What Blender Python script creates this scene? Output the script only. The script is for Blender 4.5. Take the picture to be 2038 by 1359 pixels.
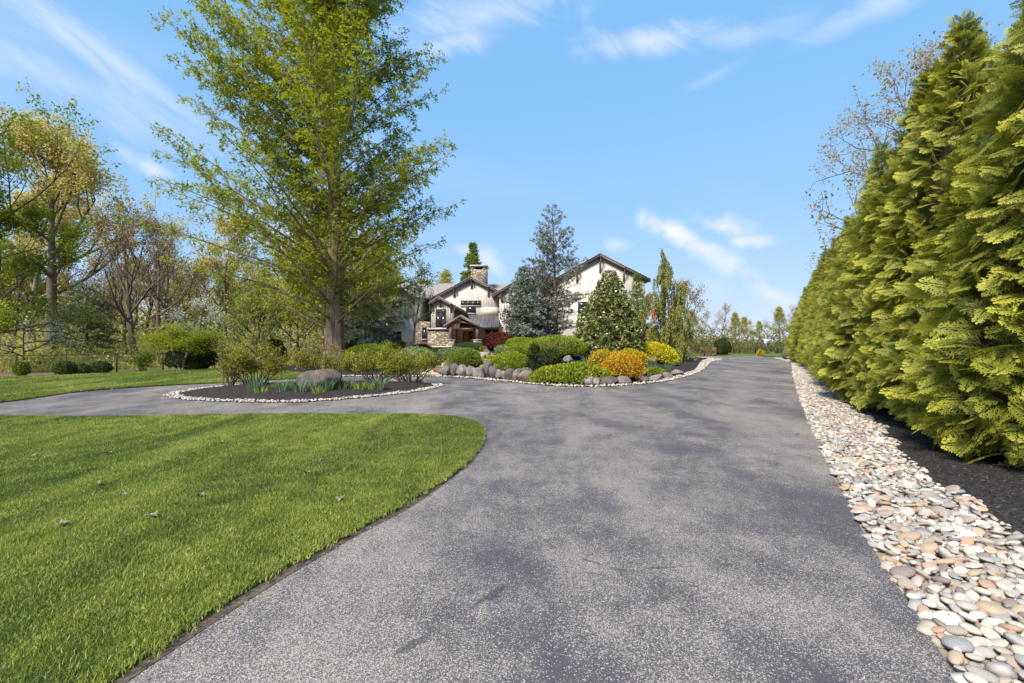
import bpy, math, random
import numpy as np
from mathutils import Vector
from mathutils.geometry import delaunay_2d_cdt

R = math.radians
for o in list(bpy.data.objects):
    bpy.data.objects.remove(o)
sc = bpy.context.scene
COL = sc.collection

# ------------------------------------------------------------------ camera
EYE = 1.6
F = 906.0            # focal length in units of a 2038 px wide picture
CX, CY = 1019.0, 680.0
cam = bpy.data.cameras.new('camera')
cam.sensor_width = 36.0
cam.lens = 36.0 * F / 2038.0
cam.clip_start = 0.05
cam.clip_end = 3000
camo = bpy.data.objects.new('camera', cam)
COL.objects.link(camo)
camo.location = (0, 0, EYE)
camo.rotation_euler = (R(90), 0, 0)
sc.camera = camo

# ------------------------------------------------------------------ light
SUN_EL, SUN_AZ = 47.0, 214.0      # azimuth clockwise from +Y (the way the camera looks)
sc.view_settings.view_transform = 'Standard'
sc.view_settings.look = 'None'
sc.view_settings.exposure = 0.73
sc.view_settings.gamma = 1.0
try:
    sc.view_settings.use_curve_mapping = False
except Exception:
    pass
sun = bpy.data.lights.new('sun', 'SUN')
sun.energy = 4.7
sun.angle = R(17.0)
sun.color = (1.0, 0.95, 0.87)
suno = bpy.data.objects.new('sun', sun)
COL.objects.link(suno)
sd = Vector((math.sin(R(SUN_AZ)) * math.cos(R(SUN_EL)), math.cos(R(SUN_AZ)) * math.cos(R(SUN_EL)), math.sin(R(SUN_EL))))
suno.rotation_euler = sd.to_track_quat('Z', 'Y').to_euler()
suno.location = sd * 60

world = bpy.data.worlds.new('World')
sc.world = world
world.use_nodes = True


class NT:
    """tiny node-tree writer"""
    def __init__(self, tree):
        self.t = tree
        for n in list(tree.nodes):
            tree.nodes.remove(n)

    def n(self, kind, ins=None, **props):
        nd = self.t.nodes.new(kind)
        for k, v in props.items():
            setattr(nd, k, v)
        for k, v in (ins or {}).items():
            s = nd.inputs[k]
            if hasattr(v, 'is_output') or isinstance(v, bpy.types.NodeSocket):
                self.t.links.new(v, s)
            else:
                try:
                    s.default_value = v
                except Exception:
                    s.default_value = (*v, 1.0)
        return nd

    def m(self, op, a, b=0.0, c=None, clamp=False):
        ins = {0: a, 1: b}
        if c is not None:
            ins[2] = c
        nd = self.n('ShaderNodeMath', ins, operation=op)
        nd.use_clamp = clamp
        return nd.outputs[0]

    def ramp(self, fac, stops, interp='LINEAR'):
        nd = self.n('ShaderNodeValToRGB', {0: fac})
        nd.color_ramp.interpolation = interp
        e = nd.color_ramp.elements
        while len(e) < len(stops):
            e.new(0.5)
        for el, (p, c) in zip(e, stops):
            el.position = p
            el.color = (*c, 1) if len(c) == 3 else c
        return nd.outputs[0]

    def mix(self, fac, a, b, blend='MIX'):
        nd = self.n('ShaderNodeMix', data_type='RGBA', blend_type=blend)
        for i, v in ((0, fac), (6, a), (7, b)):
            s = nd.inputs[i]
            if isinstance(v, bpy.types.NodeSocket):
                self.t.links.new(v, s)
            else:
                s.default_value = v if i == 0 else (*v[:3], 1)
        return nd.outputs[2]

    def noise(self, vec, scale, detail=3.0, rough=0.55, dist=0.0, dim='3D'):
        nd = self.n('ShaderNodeTexNoise', {'Scale': scale, 'Detail': detail, 'Roughness': rough, 'Distortion': dist}, noise_dimensions=dim)
        if vec is not None:
            self.t.links.new(vec, nd.inputs['Vector'])
        return nd.outputs[0]

    def smooth(self, v, a, b):
        nd = self.n('ShaderNodeMapRange', {0: v, 1: a, 2: b, 3: 0.0, 4: 1.0}, interpolation_type='SMOOTHSTEP')
        return nd.outputs[0]

    def vec(self, x, y, z):
        return self.n('ShaderNodeCombineXYZ', {0: x, 1: y, 2: z}).outputs[0]


def build_world():
    w = NT(world.node_tree)
    sky = w.n('ShaderNodeTexSky', sky_type='NISHITA', sun_disc=False)
    sky.sun_elevation = R(SUN_EL)
    sky.sun_rotation = R(SUN_AZ)
    sky.altitude = 50.0
    sky.air_density = 1.0
    sky.dust_density = 0.0
    sky.ozone_density = 1.6
    d = w.n('ShaderNodeTexCoord').outputs['Generated']
    sp = w.n('ShaderNodeSeparateXYZ', {0: d})
    x, y, z = sp.outputs[0], sp.outputs[1], sp.outputs[2]
    az = w.m('ARCTAN2', x, y)
    el = w.m('ARCSINE', z)
    # high thin cloud laid on a flat layer far above
    zz = w.m('MAXIMUM', z, 0.02)
    zz = w.m('ADD', zz, 0.16)
    u = w.m('DIVIDE', x, zz)
    v = w.m('DIVIDE', y, zz)
    ur = w.m('ADD', w.m('MULTIPLY', u, 0.80), w.m('MULTIPLY', v, 0.30))
    vr = w.m('SUBTRACT', w.m('MULTIPLY', v, 1.9), w.m('MULTIPLY', u, 0.9))
    cv = w.vec(ur, vr, 0.0)
    n1 = w.noise(cv, 0.72, 7.0, 0.55, 0.55)
    n2 = w.noise(w.vec(w.m('MULTIPLY', ur, 0.5), vr, 3.7), 0.42, 2.0, 0.5, 0.2)
    cir = w.m('MULTIPLY', w.smooth(n1, 0.42, 0.78), w.smooth(n2, 0.46, 0.66))
    cir = w.m('MULTIPLY', cir, w.smooth(el, 0.20, 0.42))
    total = w.m('MULTIPLY', cir, 0.6)
    # low heaps of cloud, each at its own bearing and height (bearing, height, half length, half depth, tilt, weight)
    aev = w.vec(az, el, 0.0)
    nz = w.noise(aev, 13.0, 7.0, 0.62, 0.3)
    nz = w.m('SUBTRACT', nz, 0.5)
    heaps = []
    # long streaks of high cloud
    a25, b25 = math.cos(R(22)), math.sin(R(22))
    sv = w.vec(w.m('MULTIPLY', w.m('SUBTRACT', w.m('MULTIPLY', az, a25), w.m('MULTIPLY', el, b25)), 2.2), w.m('MULTIPLY', w.m('ADD', w.m('MULTIPLY', az, b25), w.m('MULTIPLY', el, a25)), 6.0), 1.0)
    ns = w.m('SUBTRACT', w.noise(sv, 1.9, 9.0, 0.62, 1.6), 0.5)
    streaks = [(130, 70, 170, 34, 30, .50), (240, 130, 200, 26, 24, .50), (150, 170, 260, 60, 12, .38), (60, 130, 160, 30, 20, .42), (960, 30, 250, 50, -8, .50), (900, 85, 130, 26, -12, .52), (1290, 80, 170, 30, 2, .62), (1480, 70, 150, 26, 6, .36), (1750, 14, 170, 24, -6, .45), (1420, 152, 80, 14, -14, .26)]
    st_ = [(math.atan2(px - CX, F), math.atan2(CY - py, math.hypot(F, px - CX)), hl / F * .8, hw / F * .8, tl, kk) for px, py, hl, hw, tl, kk in streaks]
    for i in range(9):
        st_.append((1.1 + i * .52, .42 + .22 * math.sin(i * 2.3), .2, .045, 15, .5))
    for px, py, hl, hw, tilt, k in (
            (1335, 462, 75, 26, 32, 1.0), (1410, 505, 90, 26, 34, .85), (1440, 452, 62, 24, 18, .8), (1490, 478, 45, 14, 8, .7),
            (1480, 540, 80, 20, 30, .42), (1545, 590, 62, 24, 30, .62), (1225, 486, 34, 16, 5, .5), (1400, 580, 90, 40, 15, .22),
            (250, 310, 34, 14, 40, .42), (305, 338, 34, 15, 15, .6), (975, 520, 42, 28, 40, .75), (930, 500, 30, 14, 10, .5),
            (590, 480, 120, 40, 10, .55), (700, 470, 80, 40, 10, .6), (1440, 640, 110, 22, 8, .18)):
        a0 = math.atan2(px - CX, F)
        e0 = math.atan2(CY - py, math.hypot(F, px - CX))
        s = 1.0 / F * 0.9
        heaps.append((a0, e0, hl * s, hw * s, tilt, k))
    rng = random.Random(5)
    for i in range(7):      # the same kind of clouds go on round the rest of the sky
        heaps.append((1.1 + i * 0.68 + rng.uniform(-.2, .2), rng.uniform(.08, .32), rng.uniform(.05, .12), rng.uniform(.02, .04), rng.uniform(0, 30), rng.uniform(.5, .9)))
    for a0, e0, hl, hw, tilt, k, src, amp in [h_ + (nz, 3.0) for h_ in heaps] + [h_ + (ns, 2.6) for h_ in st_]:
        if a0 > math.pi:
            a0 -= 2 * math.pi
        c, s = math.cos(R(tilt)), math.sin(R(tilt))
        da, de = w.m('SUBTRACT', az, a0), w.m('SUBTRACT', el, e0)
        p = w.m('SUBTRACT', w.m('MULTIPLY', da, c / hl), w.m('MULTIPLY', de, s / hl))
        q = w.m('ADD', w.m('MULTIPLY', da, s / hw), w.m('MULTIPLY', de, c / hw))
        r = w.m('SQRT', w.m('ADD', w.m('MULTIPLY', p, p), w.m('MULTIPLY', q, q)))
        r = w.m('SUBTRACT', 1.0, r)
        r = w.m('ADD', r, w.m('MULTIPLY', src, amp))
        b = w.m('MULTIPLY', w.smooth(r, -0.35, 1.25), k)
        total = w.m('MAXIMUM', total, b)
    total = w.m('MINIMUM', total, 1.0)
    # thin veil low down
    veil = w.m('MULTIPLY', w.m('SUBTRACT', 1.0, w.smooth(el, 0.0, 0.30)), 0.10)
    total = w.m('MAXIMUM', total, veil)
    # grade of the whole sky: flatter towards the horizon and a cleaner blue
    ch = w.n('ShaderNodeSeparateColor', {0: sky.outputs[0]})
    rgb = [w.m('MULTIPLY', w.m('POWER', ch.outputs[i], p_), k_) for i, (k_, p_) in enumerate(((1.33, .44), (2.58, .22), (4.60, .09)))]
    graded = w.n('ShaderNodeCombineColor', {0: rgb[0], 1: rgb[1], 2: rgb[2]}).outputs[0]
    col = w.mix(total, graded, (5.0, 5.2, 5.4))
    bg = w.n('ShaderNodeBackground', {0: col, 1: 0.115})
    w.n('ShaderNodeOutputWorld', {0: bg.outputs[0]})
    world.cycles.sampling_method = 'MANUAL'
    world.cycles.sample_map_resolution = 256


build_world()


# ------------------------------------------------------------------ helpers
def nrm(a):
    a = np.asarray(a, float)
    return a / np.maximum(np.linalg.norm(a, axis=-1, keepdims=True), 1e-9)


def gp(px, py):
    """flat ground point seen at a picture position"""
    d = EYE * F / (py - CY)
    return ((px - CX) * d / F, d)


def HX(px, d):
    return (px - CX) * d / F


def HZ(py, d):
    return EYE + (CY - py) * d / F


def tag(o, label=None, cat=None, group=None, kind=None):
    for k, v in (('label', label), ('category', cat), ('group', group), ('kind', kind)):
        if v:
            o[k] = v
    return o


def thing(name, label, cat, loc=(0, 0, 0), group=None, rz=0.0, scale=1.0):
    o = bpy.data.objects.new(name, None)
    COL.objects.link(o)
    o.empty_display_size = 0.2
    o.location = loc
    o.rotation_euler = (0, 0, rz)
    o.scale = (scale, scale, scale) if not hasattr(scale, '__len__') else scale
    return tag(o, label, cat, group)


def kids(o):
    return [c for c in bpy.data.objects if c.parent is o]


def copy_tree(o, children):
    c = o.copy()
    COL.objects.link(c)
    for ch in children:
        d = ch.copy()
        COL.objects.link(d)
        d.parent = c
    return c


class MB:
    """collects vertices and faces, builds one mesh"""
    def __init__(self):
        self.V, self.F, self.A, self.n = [], [], [], 0

    def add(self, v, f, attr=None):
        v = np.asarray(v, float).reshape(-1, 3)
        f = np.asarray(f, np.int64)
        self.V.append(v)
        self.F.append(f + self.n)
        self.A.append(np.zeros(len(v)) if attr is None else np.asarray(attr, float))
        self.n += len(v)
        return self

    def box(self, x0, x1, y0, y1, z0, z1):
        v = [(x, y, z) for z in (z0, z1) for y in (y0, y1) for x in (x0, x1)]
        f = [(0, 2, 3, 1), (4, 5, 7, 6), (0, 1, 5, 4), (2, 6, 7, 3), (0, 4, 6, 2), (1, 3, 7, 5)]
        return self.add(v, f)

    def prism(self, poly, y0, y1):
        """polygon in x,z extruded along y"""
        n = len(poly)
        a = sum(poly[i][0] * poly[(i + 1) % n][1] - poly[(i + 1) % n][0] * poly[i][1] for i in range(n))
        if a < 0:
            poly = poly[::-1]
        v = [(x, y0, z) for x, z in poly] + [(x, y1, z) for x, z in poly]
        self.add(v, [[i, i + n, (i + 1) % n + n, (i + 1) % n] for i in range(n)])
        m = self.n - 2 * n
        self.F.append([list(range(m, m + n)), list(range(m + 2 * n - 1, m + n - 1, -1))])
        return self

    def tube(self, pts, rad, sides=6, cap=True):
        pts = np.asarray(pts, float)
        rad = np.broadcast_to(np.asarray(rad, float), (len(pts),))
        t = nrm(np.gradient(pts, axis=0))
        ref = np.array([0.31, 0.17, 0.93]) if abs(t[0, 2]) < 0.9 else np.array([0.93, 0.2, 0.1])
        u = nrm(np.cross(t, ref))
        w = np.cross(t, u)
        a = np.linspace(0, 2 * np.pi, sides, endpoint=False)
        ring = u[:, None] * np.cos(a)[None, :, None] + w[:, None] * np.sin(a)[None, :, None]
        v = pts[:, None] + ring * rad[:, None, None]
        k, i = np.meshgrid(np.arange(len(pts) - 1), np.arange(sides), indexing='ij')
        j = (i + 1) % sides
        f = np.stack([k * sides + i, k * sides + j, (k + 1) * sides + j, (k + 1) * sides + i], -1).reshape(-1, 4)
        self.add(v.reshape(-1, 3), f)
        return self

    def leaves(self, c, a, nn, L, W, fold=0.0, attr=None):
        """rhombic leaves: base points c, axes a, normals nn"""
        c = np.asarray(c, float)
        N = len(c)
        if N == 0:
            return self
        a = nrm(a)
        s = nrm(np.cross(a, nn))
        up = np.cross(s, a)
        L = np.broadcast_to(np.asarray(L, float), (N,))[:, None]
        W = np.broadcast_to(np.asarray(W, float), (N,))[:, None]
        mid = c + a * L * 0.5 + up * fold * L
        v = np.stack([c, mid + s * W * .5, c + a * L, mid - s * W * .5], 1).reshape(-1, 3)
        f = np.arange(4 * N).reshape(-1, 4)
        at = None if attr is None else np.repeat(np.asarray(attr, float), 4)
        return self.add(v, f, at)

    def build(self, name, mat, parent=None, smooth=False, loc=None, attr=False, kind=None):
        V = np.concatenate(self.V)
        if loc is not None:
            V = V - np.asarray(loc, float)
        elif parent is not None:
            p = parent
            while p is not None:
                V = V - np.asarray(p.location, float)
                p = p.parent
        me = bpy.data.meshes.new(name)
        idx, start, pos = [], [], 0
        for f in self.F:
            if isinstance(f, np.ndarray) and f.ndim == 2:
                k = f.shape[1]
                idx.append(f.ravel())
                start.append(pos + np.arange(len(f)) * k)
                pos += f.size
            else:
                for q in f:
                    idx.append(np.asarray(q))
                    start.append(np.array([pos]))
                    pos += len(q)
        idx = np.concatenate(idx).astype(np.int32)
        start = np.concatenate(start).astype(np.int32)
        me.vertices.add(len(V))
        me.vertices.foreach_set('co', V.astype(np.float32).ravel())
        me.loops.add(len(idx))
        me.loops.foreach_set('vertex_index', idx)
        me.polygons.add(len(start))
        me.polygons.foreach_set('loop_start', start)
        if smooth:
            me.polygons.foreach_set('use_smooth', np.ones(len(start), bool))
        me.update(calc_edges=True)
        if attr:
            at = me.attributes.new('tip', 'FLOAT', 'POINT')
            at.data.foreach_set('value', np.concatenate(self.A).astype(np.float32))
        me.materials.append(mat)
        o = bpy.data.objects.new(name, me)
        COL.objects.link(o)
        if loc is not None:
            o.location = loc
        o.parent = parent
        if kind:
            o['kind'] = kind
        return o


def rots(rng, n):
    return nrm(rng.normal(size=(n, 3)))


class Wobble:
    """smooth random field from a few sine waves"""
    def __init__(self, rng, freq, k=6):
        self.k = rots(rng, k) * freq * rng.uniform(.6, 1.5, (k, 1))
        self.p = rng.uniform(0, 6.28, k)

    def __call__(self, P):
        return np.sin(np.asarray(P) @ self.k.T + self.p).mean(-1) * 1.6


def spline(pts, step=0.25, closed=False):
    """Catmull-Rom through 2-D points, resampled"""
    P = np.asarray(pts, float)
    n = len(P)
    out = []
    rngk = range(n if closed else n - 1)
    for i in rngk:
        if closed:
            p0, p1, p2, p3 = P[(i - 1) % n], P[i], P[(i + 1) % n], P[(i + 2) % n]
        else:
            p0, p1, p2, p3 = P[max(i - 1, 0)], P[i], P[i + 1], P[min(i + 2, n - 1)]
        m = max(2, int(np.linalg.norm(p2 - p1) / step))
        # centripetal-ish: limit tangents by the local segment length
        l = np.linalg.norm(p2 - p1)
        t1, t2 = (p2 - p0) / 2, (p3 - p1) / 2
        for tt in (t1, t2):
            q = np.linalg.norm(tt)
            if q > l:
                tt *= l / q
        for t in np.arange(m) / m:
            h = 2 * t ** 3 - 3 * t ** 2 + 1
            out.append(h * p1 + (t ** 3 - 2 * t ** 2 + t) * t1 + (-2 * t ** 3 + 3 * t ** 2) * p2 + (t ** 3 - t ** 2) * t2)
    if not closed:
        out.append(P[-1])
    return np.array(out)


def inside(P, poly):
    P = np.asarray(P, float)
    x, y = P[:, 0], P[:, 1]
    r = np.zeros(len(P), bool)
    n = len(poly)
    j = n - 1
    for i in range(n):
        xi, yi = poly[i]
        xj, yj = poly[j]
        if yi != yj:
            c = ((yi > y) != (yj > y)) & (x < (xj - xi) * (y - yi) / (yj - yi) + xi)
            r ^= c
        j = i
    return r


def polydist(P, line, closed=False):
    """distance of points to a polyline"""
    P = np.asarray(P, float)
    L = np.asarray(line, float)
    if closed:
        L = np.vstack([L, L[:1]])
    best = np.full(len(P), 1e9)
    for a, b in zip(L[:-1], L[1:]):
        ab = b - a
        t = np.clip(((P - a) @ ab) / max(ab @ ab, 1e-9), 0, 1)
        best = np.minimum(best, np.linalg.norm(P - (a + t[:, None] * ab), axis=1))
    return best


def sheet(name, poly, zfun, mat, step=1.0, kind='structure', skirt=0.0, near=None):
    """a triangulated ground sheet with the given outline"""
    poly = np.asarray(poly, float)
    lo, hi = poly.min(0), poly.max(0)
    gx, gy = np.meshgrid(np.arange(lo[0] + step / 2, hi[0], step), np.arange(lo[1] + step / 2, hi[1], step))
    g = np.stack([gx.ravel(), gy.ravel()], 1)
    rng = np.random.default_rng(3)
    g = g + rng.uniform(-.2, .2, g.shape) * step
    g = g[inside(g, poly)]
    g = g[polydist(g, poly, True) > step * .3]
    pts = [Vector(p) for p in np.vstack([poly, g])]
    n = len(poly)
    vs, es, fs, *_ = delaunay_2d_cdt(pts, [(i, (i + 1) % n) for i in range(n)], [], 1, 1e-4)
    v2 = np.array([tuple(v) for v in vs])
    cen = np.array([v2[list(f)].mean(0) for f in fs])
    keep = inside(cen, poly)
    fs = np.array([f for f, k in zip(fs, keep) if k])
    z = zfun(v2)
    m = MB()
    m.add(np.column_stack([v2, z]), fs)
    if skirt:
        top = np.column_stack([poly, zfun(poly)])
        bot = top - np.array([0, 0, skirt])
        i = np.arange(n)
        j = (i + 1) % n
        m.add(np.vstack([top, bot]), np.stack([i, i + n, j + n, j], 1))
    o = m.build(name, mat, smooth=False)
    return tag(o, kind=kind)


# ------------------------------------------------------------------ materials
MAT = {}


def material(name, fn):
    m = bpy.data.materials.new(name)
    m.use_nodes = True
    w = NT(m.node_tree)
    fn(w)
    MAT[name] = m
    return m


def bsdf(w, col, rough=0.8, spec=0.3, normal=None, metal=0.0):
    ins = {'Base Color': col, 'Roughness': rough, 'Specular IOR Level': spec, 'Metallic': metal}
    if normal is not None:
        ins['Normal'] = normal
    return w.n('ShaderNodeBsdfPrincipled', ins).outputs[0]


def out(w, sh):
    w.n('ShaderNodeOutputMaterial', {0: sh})


def pos(w):
    return w.n('ShaderNodeNewGeometry').outputs['Position']


def isl(w):
    return w.n('ShaderNodeNewGeometry').outputs['Random Per Island']


def foliage(name, cols, transl=0.35, rough=0.55, clump=1.2, spec=0.25, tipcol=None, tip_pow=1.6):
    """leaf material: colour differs from leaf to leaf and from clump to clump"""
    def f(w):
        r = isl(w)
        n = w.noise(w.n('ShaderNodeTexCoord').outputs['Object'], clump, 2.0)
        v = w.m('ADD', w.m('MULTIPLY', r, 0.62), w.m('MULTIPLY', w.m('SUBTRACT', n, 0.5), 1.5))
        v = w.m('ADD', v, 0.18, clamp=True)
        k = len(cols)
        c = w.ramp(v, [(i / max(k - 1, 1), col) for i, col in enumerate(cols)])
        if tipcol:
            a = w.n('ShaderNodeAttribute', attribute_name='tip').outputs['Fac']
            a = w.m('POWER', a, tip_pow)
            a = w.m('MULTIPLY', a, w.m('ADD', 0.35, w.m('MULTIPLY', n, 1.15)), clamp=True)
            c = w.mix(a, c, tipcol)
        p = bsdf(w, c, rough, spec)
        t = w.n('ShaderNodeBsdfTranslucent', {0: w.mix(1.0, c, (1.0, 1.05, 0.6), 'MULTIPLY')}).outputs[0]
        out(w, w.n('ShaderNodeMixShader', {0: transl, 1: p, 2: t}).outputs[0])
    return material(name, f)


def bark(name, c1, c2, stretch=6.0, scale=3.0, bump=0.5):
    def f(w):
        g = w.n('ShaderNodeTexCoord').outputs['Object']
        mp = w.n('ShaderNodeMapping', {0: g, 3: (stretch, stretch, 1.0)}).outputs[0]
        n = w.noise(mp, scale, 5.0, 0.6, 0.6)
        n2 = w.noise(g, 0.9, 2.0)
        c = w.ramp(n, [(0.3, c1), (0.7, c2)])
        c = w.mix(w.m('MULTIPLY', n2, 0.35), c, (0.15, 0.14, 0.10))
        b = w.n('ShaderNodeBump', {'Strength': bump, 'Distance': 0.05, 'Height': n}).outputs[0]
        out(w, bsdf(w, c, 0.9, 0.15, b))
    return material(name, f)


def mat_asphalt(w):
    p = pos(w)
    # worn where the wheels run: long streaks roughly along the drive
    rot = w.n('ShaderNodeMapping', {0: p, 2: (0, 0, R(28)), 3: (1.0, 0.42, 1.0)}).outputs[0]
    wear = w.noise(rot, 0.55, 6.0, 0.62, 0.4)
    wear2 = w.noise(p, 1.7, 5.0, 0.6)
    wear3 = w.noise(p, 7.0, 3.0, 0.6)
    wr = w.m('ADD', w.m('MULTIPLY', wear, 0.62), w.m('MULTIPLY', wear2, 0.30))
    wr = w.m('ADD', wr, w.m('MULTIPLY', wear3, 0.14))
    wr = w.smooth(wr, 0.41, 0.66)
    vo = w.n('ShaderNodeTexVoronoi', {'Vector': p, 'Scale': 180.0})
    rnd = w.n('ShaderNodeSeparateColor', {0: vo.outputs['Color']}).outputs[0]
    vo2 = w.n('ShaderNodeTexVoronoi', {'Vector': p, 'Scale': 360.0})
    rnd2 = w.n('ShaderNodeSeparateColor', {0: vo2.outputs['Color']}).outputs[0]
    thr = w.m('ADD', 0.03, w.m('MULTIPLY', wr, 0.38))
    s1 = w.m('LESS_THAN', rnd, thr)
    s2 = w.m('LESS_THAN', rnd2, w.m('MULTIPLY', thr, 0.8))
    sp = w.m('MAXIMUM', s1, s2)
    tone = w.noise(p, 260.0, 1.0)
    dark = w.mix(tone, (0.050, 0.045, 0.053), (0.088, 0.080, 0.088))
    light = w.mix(rnd2, (0.215, 0.18, 0.155), (0.45, 0.38, 0.315))
    c = w.mix(sp, dark, light)
    film = w.m('MULTIPLY', wr, 0.10)
    c = w.mix(film, c, (0.27, 0.245, 0.22))
    # fine cracks near the edges of old seal coat
    cr = w.n('ShaderNodeTexVoronoi', {'Vector': w.n('ShaderNodeMapping', {0: p, 3: (0.32, 0.22, 1)}).outputs[0], 'Scale': 1.0}, feature='DISTANCE_TO_EDGE')
    ck = w.m('LESS_THAN', w.m('ADD', cr.outputs[0], w.m('MULTIPLY', w.noise(p, 3.0, 4.0), 0.05)), 0.0235)
    c = w.mix(w.m('MULTIPLY', ck, 0.55), c, (0.03, 0.03, 0.033))
    b = w.n('ShaderNodeBump', {'Strength': 0.4, 'Distance': 0.004, 'Height': w.m('ADD', vo.outputs['Distance'], w.m('MULTIPLY', tone, 0.3))}).outputs[0]
    out(w, bsdf(w, c, 0.85, 0.18, b))


material('asphalt', mat_asphalt)


def mat_lawn(w):
    p = pos(w)
    n = w.noise(p, 0.5, 3.0)
    n2 = w.noise(p, 30.0, 3.0)
    c = w.mix(w.smooth(n, .35, .65), (0.085, 0.125, 0.018), (0.13, 0.17, 0.026))
    c = w.mix(w.m('MULTIPLY', n2, 0.55), c, (0.06, 0.055, 0.02))
    out(w, bsdf(w, c, 0.9, 0.1))


material('lawn_soil', mat_lawn)


def mat_grass(w):
    p = pos(w)
    mp = w.n('ShaderNodeMapping', {0: p, 2: (0, 0, R(-62)), 3: (0.95, 0.22, 1)}).outputs[0]
    st = w.noise(mp, 0.85, 4.0, 0.6, 0.4)          # mowing streaks
    bl = w.noise(p, 3.4, 5.0, 0.65)
    r = isl(w)
    v = w.m('ADD', w.m('MULTIPLY', w.smooth(st, .36, .66), 0.40), w.m('MULTIPLY', r, 0.46))
    v = w.m('ADD', v, w.m('MULTIPLY', w.m('SUBTRACT', bl, .5), 0.9), clamp=True)
    c = w.ramp(v, [(0.0, (0.075, 0.118, 0.020)), (0.3, (0.170, 0.222, 0.036)), (0.6, (0.33, 0.37, 0.066)), (0.85, (0.46, 0.455, 0.10)), (1.0, (0.60, 0.57, 0.24))])
    dry = w.m('GREATER_THAN', r, 0.93)
    c = w.mix(dry, c, (0.36, 0.31, 0.14))
    pb = bsdf(w, c, 0.5, 0.3)
    t = w.n('ShaderNodeBsdfTranslucent', {0: c}).outputs[0]
    out(w, w.n('ShaderNodeMixShader', {0: 0.35, 1: pb, 2: t}).outputs[0])


material('grass_blade', mat_grass)


def mat_mulch(w):
    p = pos(w)
    v = w.n('ShaderNodeTexVoronoi', {'Vector': p, 'Scale': 55.0})
    r = w.n('ShaderNodeSeparateColor', {0: v.outputs['Color']}).outputs[0]
    n = w.noise(p, 1.3, 4.0)
    c = w.ramp(r, [(0.0, (0.014, 0.012, 0.012)), (0.6, (0.034, 0.029, 0.028)), (0.93, (0.06, 0.05, 0.046)), (1.0, (0.15, 0.12, 0.095))])
    c = w.mix(w.m('MULTIPLY', n, 0.35), c, (0.055, 0.043, 0.036))
    b = w.n('ShaderNodeBump', {'Strength': 0.9, 'Distance': 0.02, 'Height': w.m('ADD', v.outputs['Distance'], w.noise(p, 25.0, 3.0))}).outputs[0]
    out(w, bsdf(w, c, 0.95, 0.15, b))


material('mulch', mat_mulch)


def mat_chips(w):
    r = isl(w)
    c = w.ramp(r, [(0, (0.012, 0.010, 0.010)), (0.7, (0.04, 0.033, 0.030)), (0.95, (0.075, 0.06, 0.05)), (1, (0.20, 0.15, 0.11))])
    out(w, bsdf(w, c, 0.9, 0.2))


material('mulch_chip', mat_chips)


def mat_forest(w):
    p = pos(w)
    n = w.noise(p, 0.25, 4.0)
    n2 = w.noise(p, 9.0, 5.0, 0.65)
    c = w.ramp(n2, [(.3, (0.09, 0.06, 0.038)), (.55, (0.19, 0.125, 0.078)), (.75, (0.29, 0.20, 0.13))])
    c = w.mix(w.smooth(n, .45, .62), c, (0.075, 0.10, 0.02))
    b = w.n('ShaderNodeBump', {'Strength': 0.8, 'Distance': 0.05, 'Height': n2}).outputs[0]
    out(w, bsdf(w, c, 0.95, 0.1, b))


material('forest_floor', mat_forest)


def mat_soil(w):
    p = pos(w)
    n = w.noise(p, 22.0, 5.0, 0.65)
    c = w.ramp(n, [(.3, (0.055, 0.040, 0.03)), (.6, (0.13, 0.10, 0.075)), (.8, (0.24, 0.19, 0.14))])
    out(w, bsdf(w, c, 0.95, 0.1))


material('soil', mat_soil)


def stone_mat(name, cols, scale=6.0, bump=0.25):
    def f(w):
        g = w.n('ShaderNodeTexCoord').outputs['Object']
        r = w.m('FRACT', w.m('ADD', isl(w), w.n('ShaderNodeObjectInfo').outputs['Random']))
        c = w.ramp(r, [(i / len(cols), k) for i, k in enumerate(cols)], 'CONSTANT')
        n = w.noise(g, scale, 5.0, 0.6, 0.5)
        c = w.mix(w.smooth(n, .3, .75), w.mix(1.0, c, (0.72, 0.70, 0.68), 'MULTIPLY'), w.mix(1.0, c, (1.12, 1.1, 1.08), 'MULTIPLY'))
        b = w.n('ShaderNodeBump', {'Strength': bump, 'Distance': 0.01, 'Height': n}).outputs[0]
        out(w, bsdf(w, c, 0.82, 0.25, b))
    return material(name, f)


stone_mat('river_stone', [(0.50, 0.44, 0.36), (0.40, 0.345, 0.275), (0.33, 0.30, 0.265), (0.57, 0.52, 0.455), (0.44, 0.335, 0.235), (0.29, 0.285, 0.275), (0.52, 0.455, 0.37),
                           (0.34, 0.275, 0.22), (0.60, 0.555, 0.49), (0.43, 0.385, 0.33), (0.42, 0.27, 0.19), (0.25, 0.19, 0.18), (0.47, 0.42, 0.36), (0.36, 0.34, 0.31)], 9.0)
stone_mat('edge_stone', [(0.50, 0.44, 0.37), (0.40, 0.345, 0.28), (0.58, 0.53, 0.46), (0.30, 0.26, 0.22), (0.45, 0.375, 0.29), (0.52, 0.47, 0.41), (0.22, 0.19, 0.165)], 9.0)


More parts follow.
